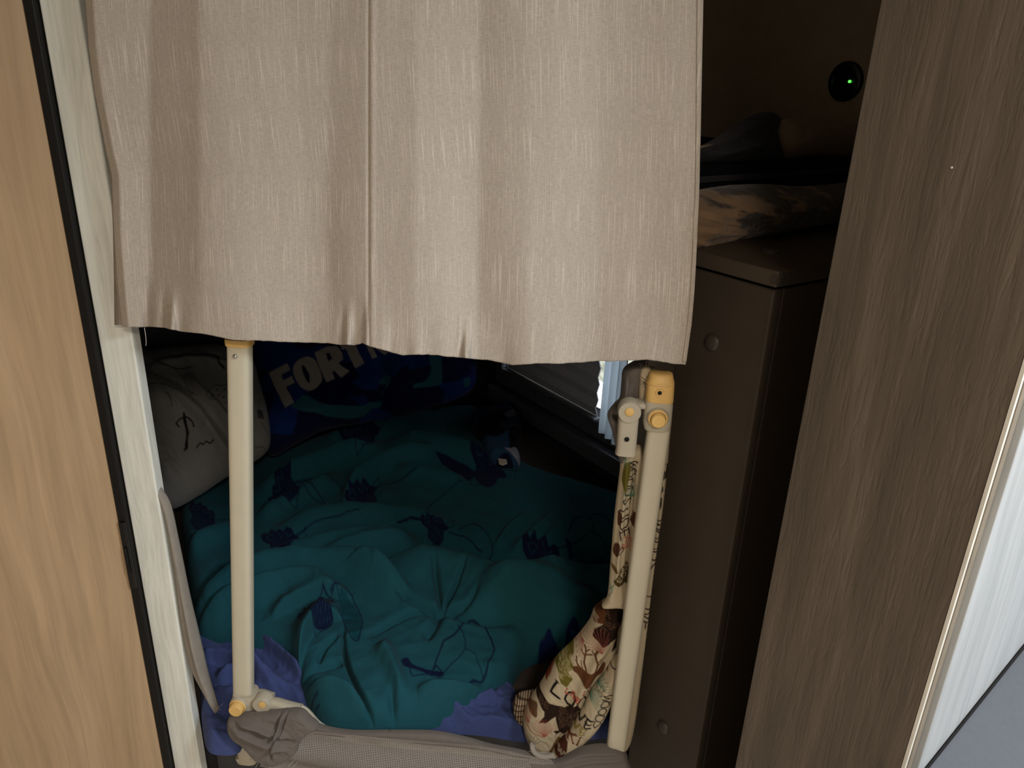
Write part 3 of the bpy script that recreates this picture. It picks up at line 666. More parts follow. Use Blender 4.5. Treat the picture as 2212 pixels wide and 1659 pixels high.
dv_r = [
    # front crest: pushed-up edge with the deep shaded hollow behind it
    ([(800, 1245), (880, 1230), (945, 1226), (1010, 1245), (1080, 1282), (1150, 1262), (1230, 1235), (1340, 1210)], 9, 46, 0.045),
    ([(900, 1180), (1000, 1200), (1080, 1225), (1200, 1205), (1340, 1185)], 34, 24, -0.085),
    # long rolls
    ([(440, 1290), (520, 1255), (620, 1232), (740, 1232), (820, 1262), (880, 1300)], 10, 30, 0.045),
    ([(430, 1335), (520, 1300), (600, 1278), (680, 1272), (730, 1290)], 8, 20, 0.030),
    ([(590, 1335), (640, 1310), (700, 1298), (760, 1306)], 16, 6, 0.020),
    ([(560, 1200), (680, 1170), (800, 1150), (900, 1160)], 10, 22, 0.022),
    ([(700, 1190), (800, 1172), (900, 1168)], 8, 14, 0.018),
    ([(600, 1130), (720, 1095), (840, 1100), (960, 1110)], 10, 24, 0.022),
    ([(560, 1040), (680, 990), (760, 960), (830, 950)], 12, 18, 0.035),
    ([(740, 1060), (790, 1010), (860, 975), (940, 968)], 10, 16, 0.034),
    ([(560, 1100), (650, 1050), (730, 1010)], 8, 16, 0.02),
    ([(840, 935), (920, 945), (1000, 962), (1060, 985)], 8, 16, 0.034),
    ([(850, 1000), (930, 1010), (1000, 1026)], 8, 14, 0.018),
    ([(700, 935), (780, 905), (870, 890), (960, 885)], 10, 22, 0.03),
    ([(1100, 1180), (1150, 1140), (1190, 1100)], 8, 8, 0.012), ([(1070, 1165), (1100, 1130), (1140, 1095)], 7, 7, 0.012), ([(1150, 1180), (1200, 1130), (1240, 1095)], 7, 7, 0.010),
    ([(400, 1180), (450, 1150), (520, 1120)], 12, 20, 0.02),
    # creases meeting at the quilting tuft
    ([tuft, (975, 1300), (990, 1275), (1003, 1255)], 5, 5, -0.012), ([tuft, (945, 1290), (935, 1240)], 6, 6, -0.012),
    ([tuft, (905, 1322), (850, 1300)], 7, 7, -0.014), ([tuft, (900, 1340), (850, 1358), (800, 1384)], 6, 6, -0.014),
    ([tuft, (990, 1345), (1040, 1352), (1110, 1352)], 12, 8, -0.014), ([tuft, (1010, 1325), (1030, 1300)], 6, 6, -0.010), ([tuft, (935, 1370), (915, 1390)], 10, 10, -0.012),
    ([(1000, 1330), (1100, 1318), (1200, 1320), (1290, 1350)], 26, 26, 0.018),
    ([(1040, 1300), (1130, 1290), (1240, 1290), (1300, 1300)], 14, 20, 0.015),
    # corner flap: raised with a sharp upper-left rim
    ([(632, 1470), (640, 1440), (655, 1400), (680, 1362), (705, 1342), (740, 1344)], 26, 5, 0.030),
    ([(632, 1470), (680, 1478), (740, 1490), (800, 1530)], 8, 14, 0.018),
    ([(744, 1362), (748, 1420), (772, 1480), (800, 1520), (815, 1545)], 4, 4, -0.018),
    ([(745, 1430), (700, 1440), (650, 1450)], 6, 8, -0.012), ([(735, 1378), (705, 1400), (690, 1430)], 6, 6, -0.010),
    ([(848, 1480), (850, 1520), (870, 1550)], 8, 8, -0.012), ([(820, 1400), (850, 1450), (868, 1500)], 16, 16, 0.016), ([(900, 1490), (1000, 1480), (1090, 1460)], 10, 16, 0.02),
    ([(880, 1540), (980, 1520), (1080, 1480)], 6, 14, 0.018), ([(920, 1460), (980, 1470), (1060, 1462)], 6, 8, -0.010), ([(1040, 1440), (1090, 1430), (1180, 1400)], 10, 10, 0.010),
    ([(1100, 1452), (1060, 1500), (960, 1548)], 5, 5, -0.012),
]
def dv_extra(x, y):
    return 0.018 * fbm(x / 120, y / 80, 3) + 0.03 * np.exp(-((x - 900) / 300) ** 2 - ((y - 1320) / 120) ** 2)
dv = patch('duvet', dv_out, (0, 0, ZM + 0.015), Z, 0.055, 40, M['duvet'], step=2.0, lift=0.02, ridges=[(p, a_, b_, h_ * (1.45 if h_ > -0.05 else 1.0)) for p, a_, b_, h_ in dv_r], wr=[(70, 0.0045, -0.2), (30, 0.0018, 0.3)], base=TEAL, paint=duvet_paint, extra=dv_extra)
tag(dv, 'rumpled teal quilt with navy ink drawings covering the bed', 'quilt')
for i, pts in enumerate([[(800, 1384), (850, 1358), (905, 1341), tuft, (975, 1300), (1003, 1255)]]):
    pass
# folded-back dark patterned end of the quilt with its care label
def camo_dark(pt):
    for poly, c in (([(1040, 900), (1100, 880), (1112, 900), (1080, 915), (1100, 940), (1060, 945), (1030, 930)], srgb(10, 12, 18)),
                    ([(1100, 925), (1128, 930), (1128, 985), (1104, 975)], srgb(8, 9, 14)),
                    ([(1090, 892), (1110, 884), (1116, 896), (1098, 902)], srgb(120, 120, 140)),
                    ([(1090, 976), (1112, 968), (1124, 980), (1122, 990), (1100, 984)], srgb(130, 130, 140)),
                    ([(1060, 1000), (1090, 984), (1112, 998), (1112, 1010), (1092, 1004)], srgb(12, 16, 40))):
        pt.poly(poly, c, 1, True)
fb = patch('folded_end', [(1018, 910), (1040, 888), (1085, 880), (1112, 886), (1124, 915), (1127, 960), (1124, 1000), (1112, 1014), (1070, 1010), (1046, 990), (1040, 960), (1024, 940)], (0, 0, ZM + 0.075), Z, 0.03, 14, M['duvet'], dv, step=1.5,
      ridges=[([(1040, 930), (1080, 935), (1120, 950)], 6, 8, 0.02), ([(1050, 985), (1080, 975), (1115, 985)], 5, 7, 0.012)], wr=[(16, 0.003, 0.2)], base=srgb(34, 62, 88), paint=camo_dark, back=True)
fb['label'] = 'dark camouflage underside turned up'
cl = patch('care_label', [(1076, 990), (1094, 992), (1096, 1002), (1086, 1006), (1078, 1003)], (0, 0, ZM + 0.115), Z, 0.001, 3, fabric('label_satin', srgb(190, 180, 166)), dv, step=1.0, smooth_outline=False, back=True)

# pillows
def pw(pt):
    k = srgb(20, 20, 24)
    # rope
    for j in range(13):
        x = 318 + 8 * j; y = 800 + 3.3 * j + (4 if j > 8 else 0)
        pt.stroke([(x, y), (x + 4, y + 7), (x + 12, y + 12)], 1.1, k, 0.85, True)
    pt.stroke([(315, 798), (345, 793), (380, 800), (400, 830), (412, 848)], 1.3, k, .9, True); pt.stroke([(315, 832), (350, 834), (385, 850), (408, 856), (417, 848)], 1.3, k, .9, True)
    pt.stroke([(345, 790), (385, 798), (415, 795)], 2, k, .9, True)
    # dice
    pt.stroke([(453, 842), (462, 834), (494, 834), (500, 870), (458, 872), (446, 862), (453, 842)], 1.2, k)
    for dx, dy in ((465, 845), (482, 845), (470, 858), (456, 862), (458, 866), (480, 862)): pt.stroke([(dx, dy), (dx + 3, dy - 2)], 3, k, .9)
    pt.stroke([(440, 768), (465, 770), (470, 785), (482, 798)], 4, k, .9, True)
    # anchor-like ink and script marks
    pt.stroke([(398, 895), (402, 915), (405, 935), (404, 968)], 5, k, .95, True); pt.stroke([(384, 915), (392, 906), (402, 902), (415, 912), (418, 922)], 3.5, k, .9, True)
    pt.stroke([(384, 915), (390, 922)], 3, k); pt.stroke([(400, 972), (406, 962)], 3, k)
    pt.stroke([(426, 966), (434, 958), (440, 962), (446, 955), (454, 960), (462, 954)], 3.2, k, .9)
    pt.stroke([(358, 852), (368, 862), (372, 880)], 2.5, srgb(70, 62, 40), .9, True)
    pt.stroke([(560, 905), (570, 915), (580, 914)], 1.4, k, .9, True); pt.stroke([(545, 956), (562, 952), (574, 960), (566, 968)], 1.3, k, .9, True)
    pt.poly([(551, 880), (560, 878), (562, 878), (566, 896), (552, 898)], srgb(60, 60, 66), .7)
    pt.stroke([(555, 850), (552, 870), (560, 890)], 1.2, k, .9, True)
    pt.stroke([(380, 770), (420, 758), (470, 756)], 1.6, k, .7, True)
wpil = patch('white_pillow', [(290, 775), (330, 760), (400, 752), (480, 750), (540, 770), (562, 830), (580, 900), (582, 965), (545, 1000), (490, 1030), (430, 1070), (370, 1100), (310, 1090), (280, 950)],
      ab(1.86, 0.42, 0.62), (0.28, -0.62, 0.73), 0.07, 70, M['pillow_w'], step=2.0,
      ridges=[([(350, 830), (420, 880), (480, 960), (520, 1010)], 10, 16, 0.022), ([(400, 810), (460, 870), (540, 960)], 8, 14, 0.018), ([(330, 900), (350, 980), (400, 1060)], 16, 16, 0.014), ([(330, 790), (420, 775), (500, 790)], 8, 10, 0.010)],
      wr=[(40, 0.006, 0.9)], base=srgb(118, 117, 115), paint=pw, back=True)
tag(wpil, 'white pillow with black ink drawings at the head of the bed, behind the left pole', 'pillow')
def pb(pt):
    X, Y = pt.X, pt.Y
    n1 = fbm(X / 90 + 3, Y / 60 + 1, 3); n2 = fbm(X / 70 + 33, Y / 70 + 11, 3)
    k = np.clip((n1 - 0.05) * 40, 0, 1)[:, None] * 0.9
    pt.C[:] = pt.C * (1 - k) + np.array(srgb(10, 40, 98)[:3]) * k
    for poly in ([(820, 858), (825, 840), (842, 812), (838, 828), (822, 842), (820, 870), (780, 876), (800, 862)], [(818, 820), (832, 808), (840, 815), (834, 824), (820, 826)],
                 [(922, 768), (945, 768), (948, 800), (946, 826), (905, 832), (892, 836), (890, 828), (915, 818), (924, 800)], [(996, 812), (1010, 808), (1012, 818), (1004, 826), (996, 822)],
                 [(640, 868), (662, 850), (700, 866), (760, 870), (800, 872), (780, 890), (720, 892), (690, 886), (655, 884), (635, 878)]):
        pt.poly(poly, srgb(32, 80, 92), 1, True)
    w = srgb(140, 135, 130)
    cv = lambda L: [(300 + x / 4.148, 680 + y / 4.148) for x, y in L]
    navy = srgb(7, 16, 50)
    pt.poly(cv([(1190, 500), (1352, 432), (1378, 492), (1300, 528), (1318, 578), (1392, 545), (1418, 605), (1345, 640), (1408, 775), (1330, 822)]), w)
    pt.poly(cv([(1400, 470), (1450, 410), (1530, 385), (1600, 420), (1640, 500), (1652, 580), (1610, 650), (1540, 675), (1470, 640), (1420, 560)]), w, 1, True)
    pt.poly(cv([(1480, 470), (1505, 472), (1548, 560), (1552, 600), (1530, 596), (1495, 540)]), navy, 1, True)
    pt.poly(cv([(1585, 345), (1700, 298), (1780, 292), (1822, 340), (1828, 400), (1792, 440), (1892, 500), (1818, 560), (1752, 500), (1740, 520), (1762, 572), (1692, 606)]), w)
    pt.poly(cv([(1690, 362), (1722, 355), (1738, 400), (1708, 428)]), navy)
    pt.poly(cv([(1800, 270), (2000, 190), (2030, 240), (1945, 272), (2014, 442), (1934, 482), (1862, 310), (1830, 322)]), w)
    pt.poly(cv([(2020, 240), (2080, 215), (2150, 330), (2120, 215), (2180, 190), (2250, 330), (2190, 360), (2090, 300), (2130, 385), (2085, 405)]), w)
bpil = patch('blue_cushion', [(545, 740), (600, 700), (800, 690), (960, 700), (1020, 740), (1030, 800), (1010, 850), (900, 890), (780, 915), (700, 930), (640, 960), (585, 985), (560, 920), (555, 830)],
      ab(1.90, 0.78, 0.56), (0.22, -0.72, 0.55), 0.09, 90, M['pillow_b'], step=2.0, ridges=[([(820, 760), (830, 820), (800, 880)], 14, 14, -0.014), ([(600, 890), (700, 880), (800, 890)], 14, 14, 0.012)], wr=[(60, 0.005, 0.2)], base=srgb(7, 16, 50), paint=pb, back=True)
tag(bpil, 'blue camouflage cushion with pale capital letters, beside the white pillow', 'cushion')

# ================================================================== CURTAIN
hemx = [140, 258, 300, 350, 366, 380, 440, 500, 545, 640, 700, 760, 780, 795, 835, 870, 920, 960, 1000, 1060, 1110, 1200, 1330, 1400, 1455, 1484, 1530]
hemy = [704, 705, 707, 708, 711, 713, 722, 733, 736, 738, 741, 744, 741, 748, 758, 766, 766, 769, 772, 779, 787, 784, 779, 777, 785, 787, 788]
nC, nR, TOP = 700, 420, 450
def ledge(py): return np.interp(py, [-60, 0, 100, 200, 330, 380, 500, 600, 720], [184, 186, 193, 206, 231, 243, 247, 254, 266])
def redge(py): return np.interp(py, [-60, 0, 300, 500, 620, 700, 790], [1520, 1519, 1513, 1506, 1500, 1494, 1480])
tu = np.linspace(0, 1, nC); tv = np.linspace(0, 1, nR)
xt = 185 + tu * (1519 - 185)
xb = 262 + tu * (1484 - 262)
hy = np.interp(xb, hemx, hemy) + 4 * fbm(xb / 22, xb * 0 + 3.3, 3) + 0.8 * np.sin(xb / 19)
TU, TV = np.meshgrid(tu, tv)
PY = -TOP + TV * (hy[None, :] + TOP)
PX = ledge(PY) + TU * (redge(PY) - ledge(PY))
# pleat profile: slope bands (photo x at mid height)
fx = [185, 215, 318, 335, 425, 445, 560, 700, 722, 788, 796, 801, 890, 905, 1025, 1040, 1128, 1150, 1185, 1200, 1280, 1298, 1400, 1520]
fs = [.10, .22, .20, -.5, -.42, .05, .10, -.02, -.34, -.30, -.22, -.12, -.14, .16, .20, -.22, -.20, .08, .10, .26, .24, -.05, -.05, .04]
xx = np.linspace(185, 1520, 1400); sl_ = np.interp(xx, fx, fs)
prof = np.cumsum(sl_) * (xx[1] - xx[0]) * 0.0006; prof -= np.linspace(prof[0], prof[-1], len(prof))
XR = PX.copy()
warp = 10 * fbm(TV * 1.5 + 5, XR / 400, 2) * 2
yo = np.interp(XR + warp, xx, prof) * np.clip(0.55 + 0.62 * TV, 0.75, 1.2)
yo += 0.006 * fbm(XR / 170, TV * 1.8, 2) * 2
yo += 0.0022 * np.exp(-((XR - 797) / 3.5) ** 2) - 0.0012 * np.exp(-((XR - 805) / 6) ** 2)
# hem: slight turn-in and puckers near the bottom
pk = np.clip((PY - hy[None, :] + 110) / 110, 0, 1)
pk2 = pk ** 1.6
for x0, wv_, am in ((352, 8, 0.010), (372, 7, -0.012), (392, 14, 0.006), (738, 7, 0.006), (752, 8, -0.010), (782, 8, 0.010), (792, 5, -0.006), (996, 6, 0.008), (1008, 6, -0.010), (845, 12, 0.004), (900, 14, -0.004), (1090, 20, 0.004)):
    yo += am * pk2 * np.exp(-((XR - x0 - (1 - pk) * 6) / wv_) ** 2)
yo += 0.003 * pk * np.sin(XR / 33 + 3 * fbm(XR / 90, XR * 0, 2)) + 0.010 * pk * np.exp(-((XR - 318) / 12) ** 2) - 0.008 * pk * np.exp(-((XR - 1000) / 10) ** 2) + 0.008 * pk * np.exp(-((XR - 770) / 12) ** 2)
yo += 0.012 * np.clip((0.012 - TU) / 0.012, 0, 1)      # left edge rolls back
vr = rays(PX, PY); V = EYE + vr * ((0.945 + yo) / vr[..., 1])[..., None]
cur = empty('linen_curtain', (-0.25, 0.945, 1.14)); tag(cur, 'large beige-grey slubbed linen curtain hanging across the bunk opening', 'curtain')
uu = np.cumsum(np.hypot(np.diff(V[..., 0], axis=1, prepend=V[:, :1, 0]), np.diff(V[..., 1], axis=1, prepend=V[:, :1, 1])), axis=1)
cl_ = sheetgrid('curtain_cloth', V, uu[nR // 2][None, :] + 0 * uu, V[..., 2], M['linen'], cur)
sm = cl_.modifiers.new('thick', 'SOLIDIFY'); sm.thickness = 0.0012; sm.offset = 1
# pressed seam running down the middle, side hem and folded corner
def strip(name, pxs, pys, wpx, off, mat, parent, y0=0.945, thick=0.0008):
    P = catmull(list(zip(pxs, pys)), n=12); cols = 5
    g = np.zeros((len(P), cols, 3)); U_ = np.zeros((len(P), cols)); V_ = U_.copy()
    for j in range(cols):
        w = wpx(P[:, 1]) if callable(wpx) else wpx
        px = P[:, 0] + w * (j / (cols - 1) - 0.5); py = P[:, 1]
        tuq = (px - ledge(py)) / (redge(py) - ledge(py)); tvq = (py + TOP) / (np.interp(262 + tuq * 1222, hemx, hemy) + TOP)
        ii = np.clip((tvq * (nR - 1)).astype(int), 0, nR - 1); jj = np.clip((tuq * (nC - 1)).astype(int), 0, nC - 1)
        vv = rays(px, py); b_ = EYE + vv * ((V[ii, jj, 1] + off) / vv[:, 1])[:, None]
        g[:, j] = b_; U_[:, j] = b_[:, 0]; V_[:, j] = b_[:, 2]
    o = sheetgrid(name, g, U_, V_, mat, parent); m = o.modifiers.new('thick', 'SOLIDIFY'); m.thickness = thick; m.offset = 0
    return o
strip('seam', [797, 797, 798, 799], [-440, 250, 500, 744], 1.5, -0.0004, plain('crease_shade', srgb(104, 92, 78), 0.9, 0.1), cur, thick=0.0004)  # darker strip colours in the shade of the crease along the seam
strip('side_hem', [1513, 1508, 1502, 1496, 1489, 1478], [-440, 300, 500, 620, 700, 782], 9, -0.0022, M['linen'], cur)
zt = float(onY(800, -TOP, 0.945)[2])
rod = tube('curtain_rod', [np.array([-0.70, 0.948, zt - .004]), np.array([-0.25, 0.948, zt - .004]), np.array([0.20, 0.948, zt - .004])], 0.008, M['white_wood'], cur)
tube('thread', [onY(312, 708, 0.95), onY(314, 722, 0.945), onY(317, 735, 0.945), onY(315, 747, 0.945)], 0.0004, M['thread'], cur, 1)
# turned-back left edge seen as a narrow darker band on the jamb
bk = [(231, 330), (240, 400), (244, 500), (246, 600), (247, 702)]
P = np.array(bk, float); g = np.zeros((5, 2, 3))
for j in range(5):
    g[j, 0] = onY(P[j, 0], P[j, 1], 0.985); q = P[j, 1]
    g[j, 1] = onY(float(ledge(q)) + 6, q, 0.975)
flap = sheetgrid('back_fold', g, g[..., 0], g[..., 2], M['linen'], cur)
m_ = flap.modifiers.new('thick', 'SOLIDIFY'); m_.thickness = 0.001

# inner grey drape tail hanging inside the jamb
tl = patch('drape_tail', [(330, 1030), (352, 1060), (370, 1095), (388, 1180), (412, 1300), (437, 1400), (449, 1455), (470, 1520), (473, 1532), (466, 1534), (440, 1490), (412, 1430), (392, 1330), (375, 1200), (356, 1100)],
      (0, 1.012, 0), (0, -1, 0), 0.012, 9, M['linen_in'], step=1.5, ridges=[([(372, 1100), (395, 1250), (425, 1420), (462, 1520)], 5, 8, 0.008)], back=True)
tag(tl, 'pale grey drape tail tapering to a frayed point inside the white jamb', 'curtain')
for k, (dx, dy) in enumerate(((12, -10), (7, 4), (-2, 8))):
    a_ = onY(470, 1530, 1.01); b_ = onY(470 + dx, 1530 + dy, 1.0)
    tube('frayed_thread', [a_, (a_ + b_) / 2 + np.array([0, 0, .001]), b_], 0.0003, M['thread'], tl, 1)

# ================================================================== TRAVEL COT FRAME
cot = empty('travel_cot_frame', (-0.2, 0.98, 0.42)); tag(cot, 'cream metal travel cot frame standing in the bunk opening', 'cot')
YP = 0.985; XA, YA, NY = (1, 0, 0), (0, 1, 0), (0, -1, 0)
k1 = mpp(520, 1100, YP)
def pole(p_top, p_bot, w, d, name='post', ex=3.4):
    t = onY(*p_top, YP); b = onY(*p_bot, YP)
    return loft(name, [(b + (t - b) * f, XA, YA, w, d, ex) for f in (0, .25, .5, .75, 1)], M['cream'], cot), t, b
wL = 45 * mpp(522, 1100, YP)
lp, lt, lbm = pole((518, 734), (526.5, 1500), wL, 0.024)
c = onY(518, 738, YP)
cc = loft('collar', [(c - Z * 0.004, XA, YA, wL * 1.12, 0.030, 3.2), (c + Z * 0.002, XA, YA, wL * 1.14, 0.031, 3.2), (c + Z * 0.006, XA, YA, wL * 1.1, 0.029, 3.2)], M['yellow_p'], lp)
s0 = onY(508, 770, YP - 0.0125)
lathe('screw', s0, NY, [(0.0034, 0), (0.0034, 0.001), (0.0024, 0.0022), (0, 0.0025)], M['steel'], lp, n=20)
rp, rt, rb = pole((1427, 890), (1329, 1622), 45 * mpp(1380, 1300, YP), 0.026)
rb_dir = (rt - rb) / np.linalg.norm(rt - rb)
# foot of left post below the cloth
ft = onY(536, 1580, YP + 0.01); fb2 = onY(536, 1640, YP + 0.01)
foot = loft('foot_sleeve', [(ft, XA, YA, 0.034, 0.026, 3), (fb2, XA, YA, 0.037, 0.028, 3)], M['cream_p'], cot)
for dx in (-24, -14, 4, 16, 24):
    c = onY(538 + dx, 1640, YP); tube('ruffle', [c + Z * .004, c - Z * .001, c - Z * .004 + np.array([.002, 0, 0])], 0.004, M['cream_p'], foot, 2)
# lower left joint
k = mpp(530, 1520, YP)
jc = onY(530, 1500, YP)
jt = loft('corner_joint', [(onY(531, 1492, YP), XA, YA, 47 * k, 0.034, 3), (onY(531, 1497, YP), XA, YA, 49 * k, 0.036, 3), (onY(532, 1520, YP), XA, YA, 48 * k, 0.036, 3), (onY(534, 1538, YP), XA, YA, 44 * k, 0.034, 3), (onY(536, 1545, YP), XA, YA, 34 * k, 0.028, 3)], M['cream_p'], cot)
def button(px, py, r1, r2, y, parent, ring=M['yellow_p'], knob=M['yellow_p'], h=0.009, hub=None):
    c = onY(px, py, y); kk = mpp(px, py, y)
    if hub: lathe('hub', c, NY, [(hub * kk, -0.012), (hub * kk, 0.0), (hub * kk * .93, 0.0025), (r1 * kk, 0.0025)], M['cream_p'], parent)
    lathe('button_ring', c, NY, [(r1 * kk, 0.001), (r1 * kk, 0.0042), (r1 * kk * .94, 0.005), (r2 * kk * 1.08, 0.005), (r2 * kk * 1.06, 0.002), (0, 0.002)], ring, parent)
    return lathe('button', c, NY, [(r2 * kk, 0.001), (r2 * kk, h - 0.0015), (r2 * kk * .9, h), (0, h)], knob, parent)
button(515, 1524, 17, 14, YP - 0.019, jt, h=0.014, hub=18.5)
# side arm with hub
arm = loft('arm', [(onY(548, 1503, YP), Z, YA, 20 * k, 0.028, 2.6), (onY(566, 1505, YP), Z, YA, 23 * k, 0.028, 2.6), (onY(590, 1507, YP), Z, YA, 14 * k, 0.02, 2.6)], M['cream_p'], cot)
arm2 = loft('arm', [(onY(570, 1519, YP - 0.008), Z, YA, 30 * k, 0.018, 2.4), (onY(600, 1521, YP - 0.008), Z, YA, 26 * k, 0.020, 2.4), (onY(625, 1527, YP - 0.008), Z, YA, 21 * k, 0.020, 2.4), (onY(652, 1532, YP - 0.008), Z, YA, 18 * k, 0.018, 2.4)], M['cream_p'], cot)
lathe('hub', onY(566, 1521, YP - 0.017), NY, [(18.5 * k, -0.014), (18.5 * k, 0.003), (17 * k, 0.005), (0, 0.005)], M['cream_p'], arm2)
lathe('rivet', onY(567, 1521, YP - 0.021), NY, [(7 * k, 0), (7 * k, 0.0025), (0, 0.003)], M['yellow_p'], arm2, n=28)
rail_pts = [onY(648, 1531, YP - 0.010), onY(664, 1536, YP - .008), onY(676, 1566, YP + .004), onY(740, 1596, YP + 0.006), onY(900, 1608, YP + .006), onY(1100, 1634, YP + .006), onY(1325, 1640, YP)]
rl = tube('rail', rail_pts, 0.0075, M['cream'], cot)
# upper right joint
k2 = mpp(1420, 880, YP)
jr = loft('corner_joint', [(onY(1418, 922, YP), XA, YA, 56 * k2, 0.034, 3.4), (onY(1419, 910, YP), XA, YA, 62 * k2, 0.036, 3.4), (onY(1422, 868, YP), XA, YA, 63 * k2, 0.036, 3.4), (onY(1422, 862, YP), XA, YA, 60 * k2, 0.034, 3.4)], M['cream_p'], cot)
capt = loft('end_cap', [(onY(1423, 866, YP), XA, YA, 58 * k2, 0.032, 3.2), (onY(1424, 862, YP), XA, YA, 61 * k2, 0.033, 3.2), (onY(1427, 822, YP), XA, YA, 59 * k2, 0.032, 3.2), (onY(1428, 815, YP), XA, YA, 54 * k2, 0.028, 2.6), (onY(1428, 806, YP), XA, YA, 50 * k2, 0.024, 2.6), (onY(1428, 803, YP), XA, YA, 42 * k2, 0.018, 2.4)], M['yellow_p'], cot, split=70)
cpm = loft('moulding', [(onY(1426, 826 + 0.1, YP - 0.0005), XA, YA, 57 * k2, 0.0325, 3.0), (onY(1426, 824.5, YP - 0.0005), XA, YA, 60.3 * k2, 0.0340, 3.0), (onY(1427, 822.5, YP - 0.0005), XA, YA, 57 * k2, 0.0325, 3.0)], M['yellow_p'], capt, cap=False)
lathe('screw_hole', onY(1425, 849, YP - 0.0172), NY, [(4.2 * k2, 0), (4.2 * k2, 0.0006), (0, 0.0006)], M['hole'], capt, n=24)
lathe('hole_rim', onY(1425, 849, YP - 0.0166), NY, [(9 * k2, 0), (8.6 * k2, 0.0008), (5 * k2, 0.0006), (4.4 * k2, 0)], M['yellow_p'], capt, n=28)
button(1421, 903, 21.5, 16, YP - 0.019, jr, h=0.012, hub=24)
br = loft('bracket', [(onY(1400, 872, YP), Z, YA, 16 * k2, 0.024, 3), (onY(1375, 872, YP), Z, YA, 18 * k2, 0.026, 3), (onY(1352, 880, YP), Z, YA, 22 * k2, 0.026, 3)], M['cream_p'], cot)
hs2 = loft('sleeve', [(onY(1351, 978, YP - .004), XA, YA, 47 * k2, 0.026, 3.2), (onY(1352, 973, YP - .004), XA, YA, 45 * k2, 0.025, 3.2), (onY(1353, 960, YP - .004), XA, YA, 44 * k2, 0.025, 3.4), (onY(1358, 895, YP - .004), XA, YA, 45 * k2, 0.026, 3.4), (onY(1359, 878, YP - .004), XA, YA, 34 * k2, 0.022, 2.6)], M['cream_p'], cot)
lathe('hub', onY(1360, 890, YP - 0.016), NY, [(25 * k2, -0.016), (25 * k2, 0.002), (23.5 * k2, 0.0035), (0, 0.0035)], M['cream_p'], hs2)
lathe('rivet', onY(1360, 890, YP - 0.0192), NY, [(10 * k2, 0), (10 * k2, 0.0012), (9 * k2, 0.0018), (0, 0.0018)], M['yellow_p'], hs2, n=30)
lathe('screw_hole', onY(1354, 949, YP - 0.0172), NY, [(5.5 * k2, 0), (5.5 * k2, 0.0008), (0, 0.0008)], M['hole'], hs2, n=24)

# cloth wrapping on the lower left corner and netting band
wrap = patch('cloth_wrap', [(497, 1545), (520, 1540), (560, 1536), (600, 1532), (650, 1530), (672, 1548), (690, 1566), (668, 1582), (650, 1600), (640, 1625), (600, 1648), (560, 1640), (530, 1610), (505, 1590), (494, 1568)],
      (0, YP - 0.030, 0.42), (0, -1, 0.15), 0.016, 12, M['grey_cloth'], cot, step=1.5,
      ridges=[([(500, 1552), (560, 1572), (620, 1594)], 7, 5, 0.012), ([(500, 1572), (560, 1600), (620, 1620)], 7, 5, 0.012), ([(510, 1560), (570, 1590), (640, 1606)], 5, 5, -0.008), ([(612, 1540), (600, 1580), (590, 1640)], 3, 3, 0.006), ([(604, 1540), (590, 1590), (582, 1640)], 2.5, 2.5, -0.006), ([(620, 1536), (606, 1580), (598, 1600)], 2.5, 2.5, -0.006)], wr=[(14, 0.0012, 0.4)], back=True)
tt = patch('cloth_tab', [(590, 1490), (640, 1478), (644, 1500), (640, 1514), (600, 1506)], (0, 1.0, 0), (0, -1, 0.3), 0.003, 6, M['grey_cloth'], cot, step=2, smooth_outline=False, back=True)
for x, y, dx, dy in ((636, 1560, -22, 62), (640, 1566, 14, -6), (622, 1548, -4, 26), (560, 1642, -12, 22), (586, 1646, -6, 20), (648, 1640, -24, 26), (640, 1636, -18, 20), (512, 1560, 8, 30)):
    a_ = onY(x, y, YP - .032); b_ = onY(x + dx, y + dy, YP - .034); mid = (a_ + b_) / 2 + np.array([.003, 0, .002])
    tube('frayed_thread', [a_, mid, b_], 0.00032, M['thread'], wrap, 1)
# netting: top hem tape + band of mesh
def band(name, top, bot, y, mat, amp=0.004, parent=cot, n=300, r=60, freq=3.0):
    T_ = catmull(top, n=20); B_ = catmull(bot, n=20)
    tt_ = np.linspace(0, 1, n)
    ip = lambda P: np.stack([np.interp(tt_, np.linspace(0, 1, len(P)), P[:, 0]), np.interp(tt_, np.linspace(0, 1, len(P)), P[:, 1])], -1)
    Tp, Bp = ip(T_), ip(B_); s_ = np.linspace(0, 1, r)
    G = Tp[None] * (1 - s_)[:, None, None] + Bp[None] * s_[:, None, None]
    b_ = onY(G[..., 0], G[..., 1], y)
    b_[..., 1] += amp * np.sin(s_ * math.pi * freq)[:, None] * (0.5 + fbm(G[..., 0] / 90, G[..., 1] / 30, 2)) - 0.006 * np.sin(s_ * math.pi)[:, None]
    return sheetgrid(name, b_, b_[..., 0], b_[..., 2] + 0.4 * b_[..., 1], mat, parent)
net = band('netting', [(636, 1574), (760, 1588), (900, 1600), (1040, 1612), (1150, 1634), (1190, 1640)], [(560, 1655), (700, 1690), (900, 1720), (1040, 1730), (1180, 1730), (1240, 1720)], YP - 0.026, M['netting'], 0.010)
tape = patch('hem_tape', [(660, 1548), (700, 1566), (760, 1576), (850, 1576), (940, 1578), (1010, 1592), (1060, 1606), (1130, 1620), (1170, 1636), (1120, 1634), (1040, 1618), (900, 1604), (760, 1592), (650, 1580), (655, 1562)], (0, YP - 0.022, 0.42), (0, -1, 0.3), 0.010, 8, M['grey_cloth'], cot, step=2, wr=[(40, 0.001, 0)], back=True)
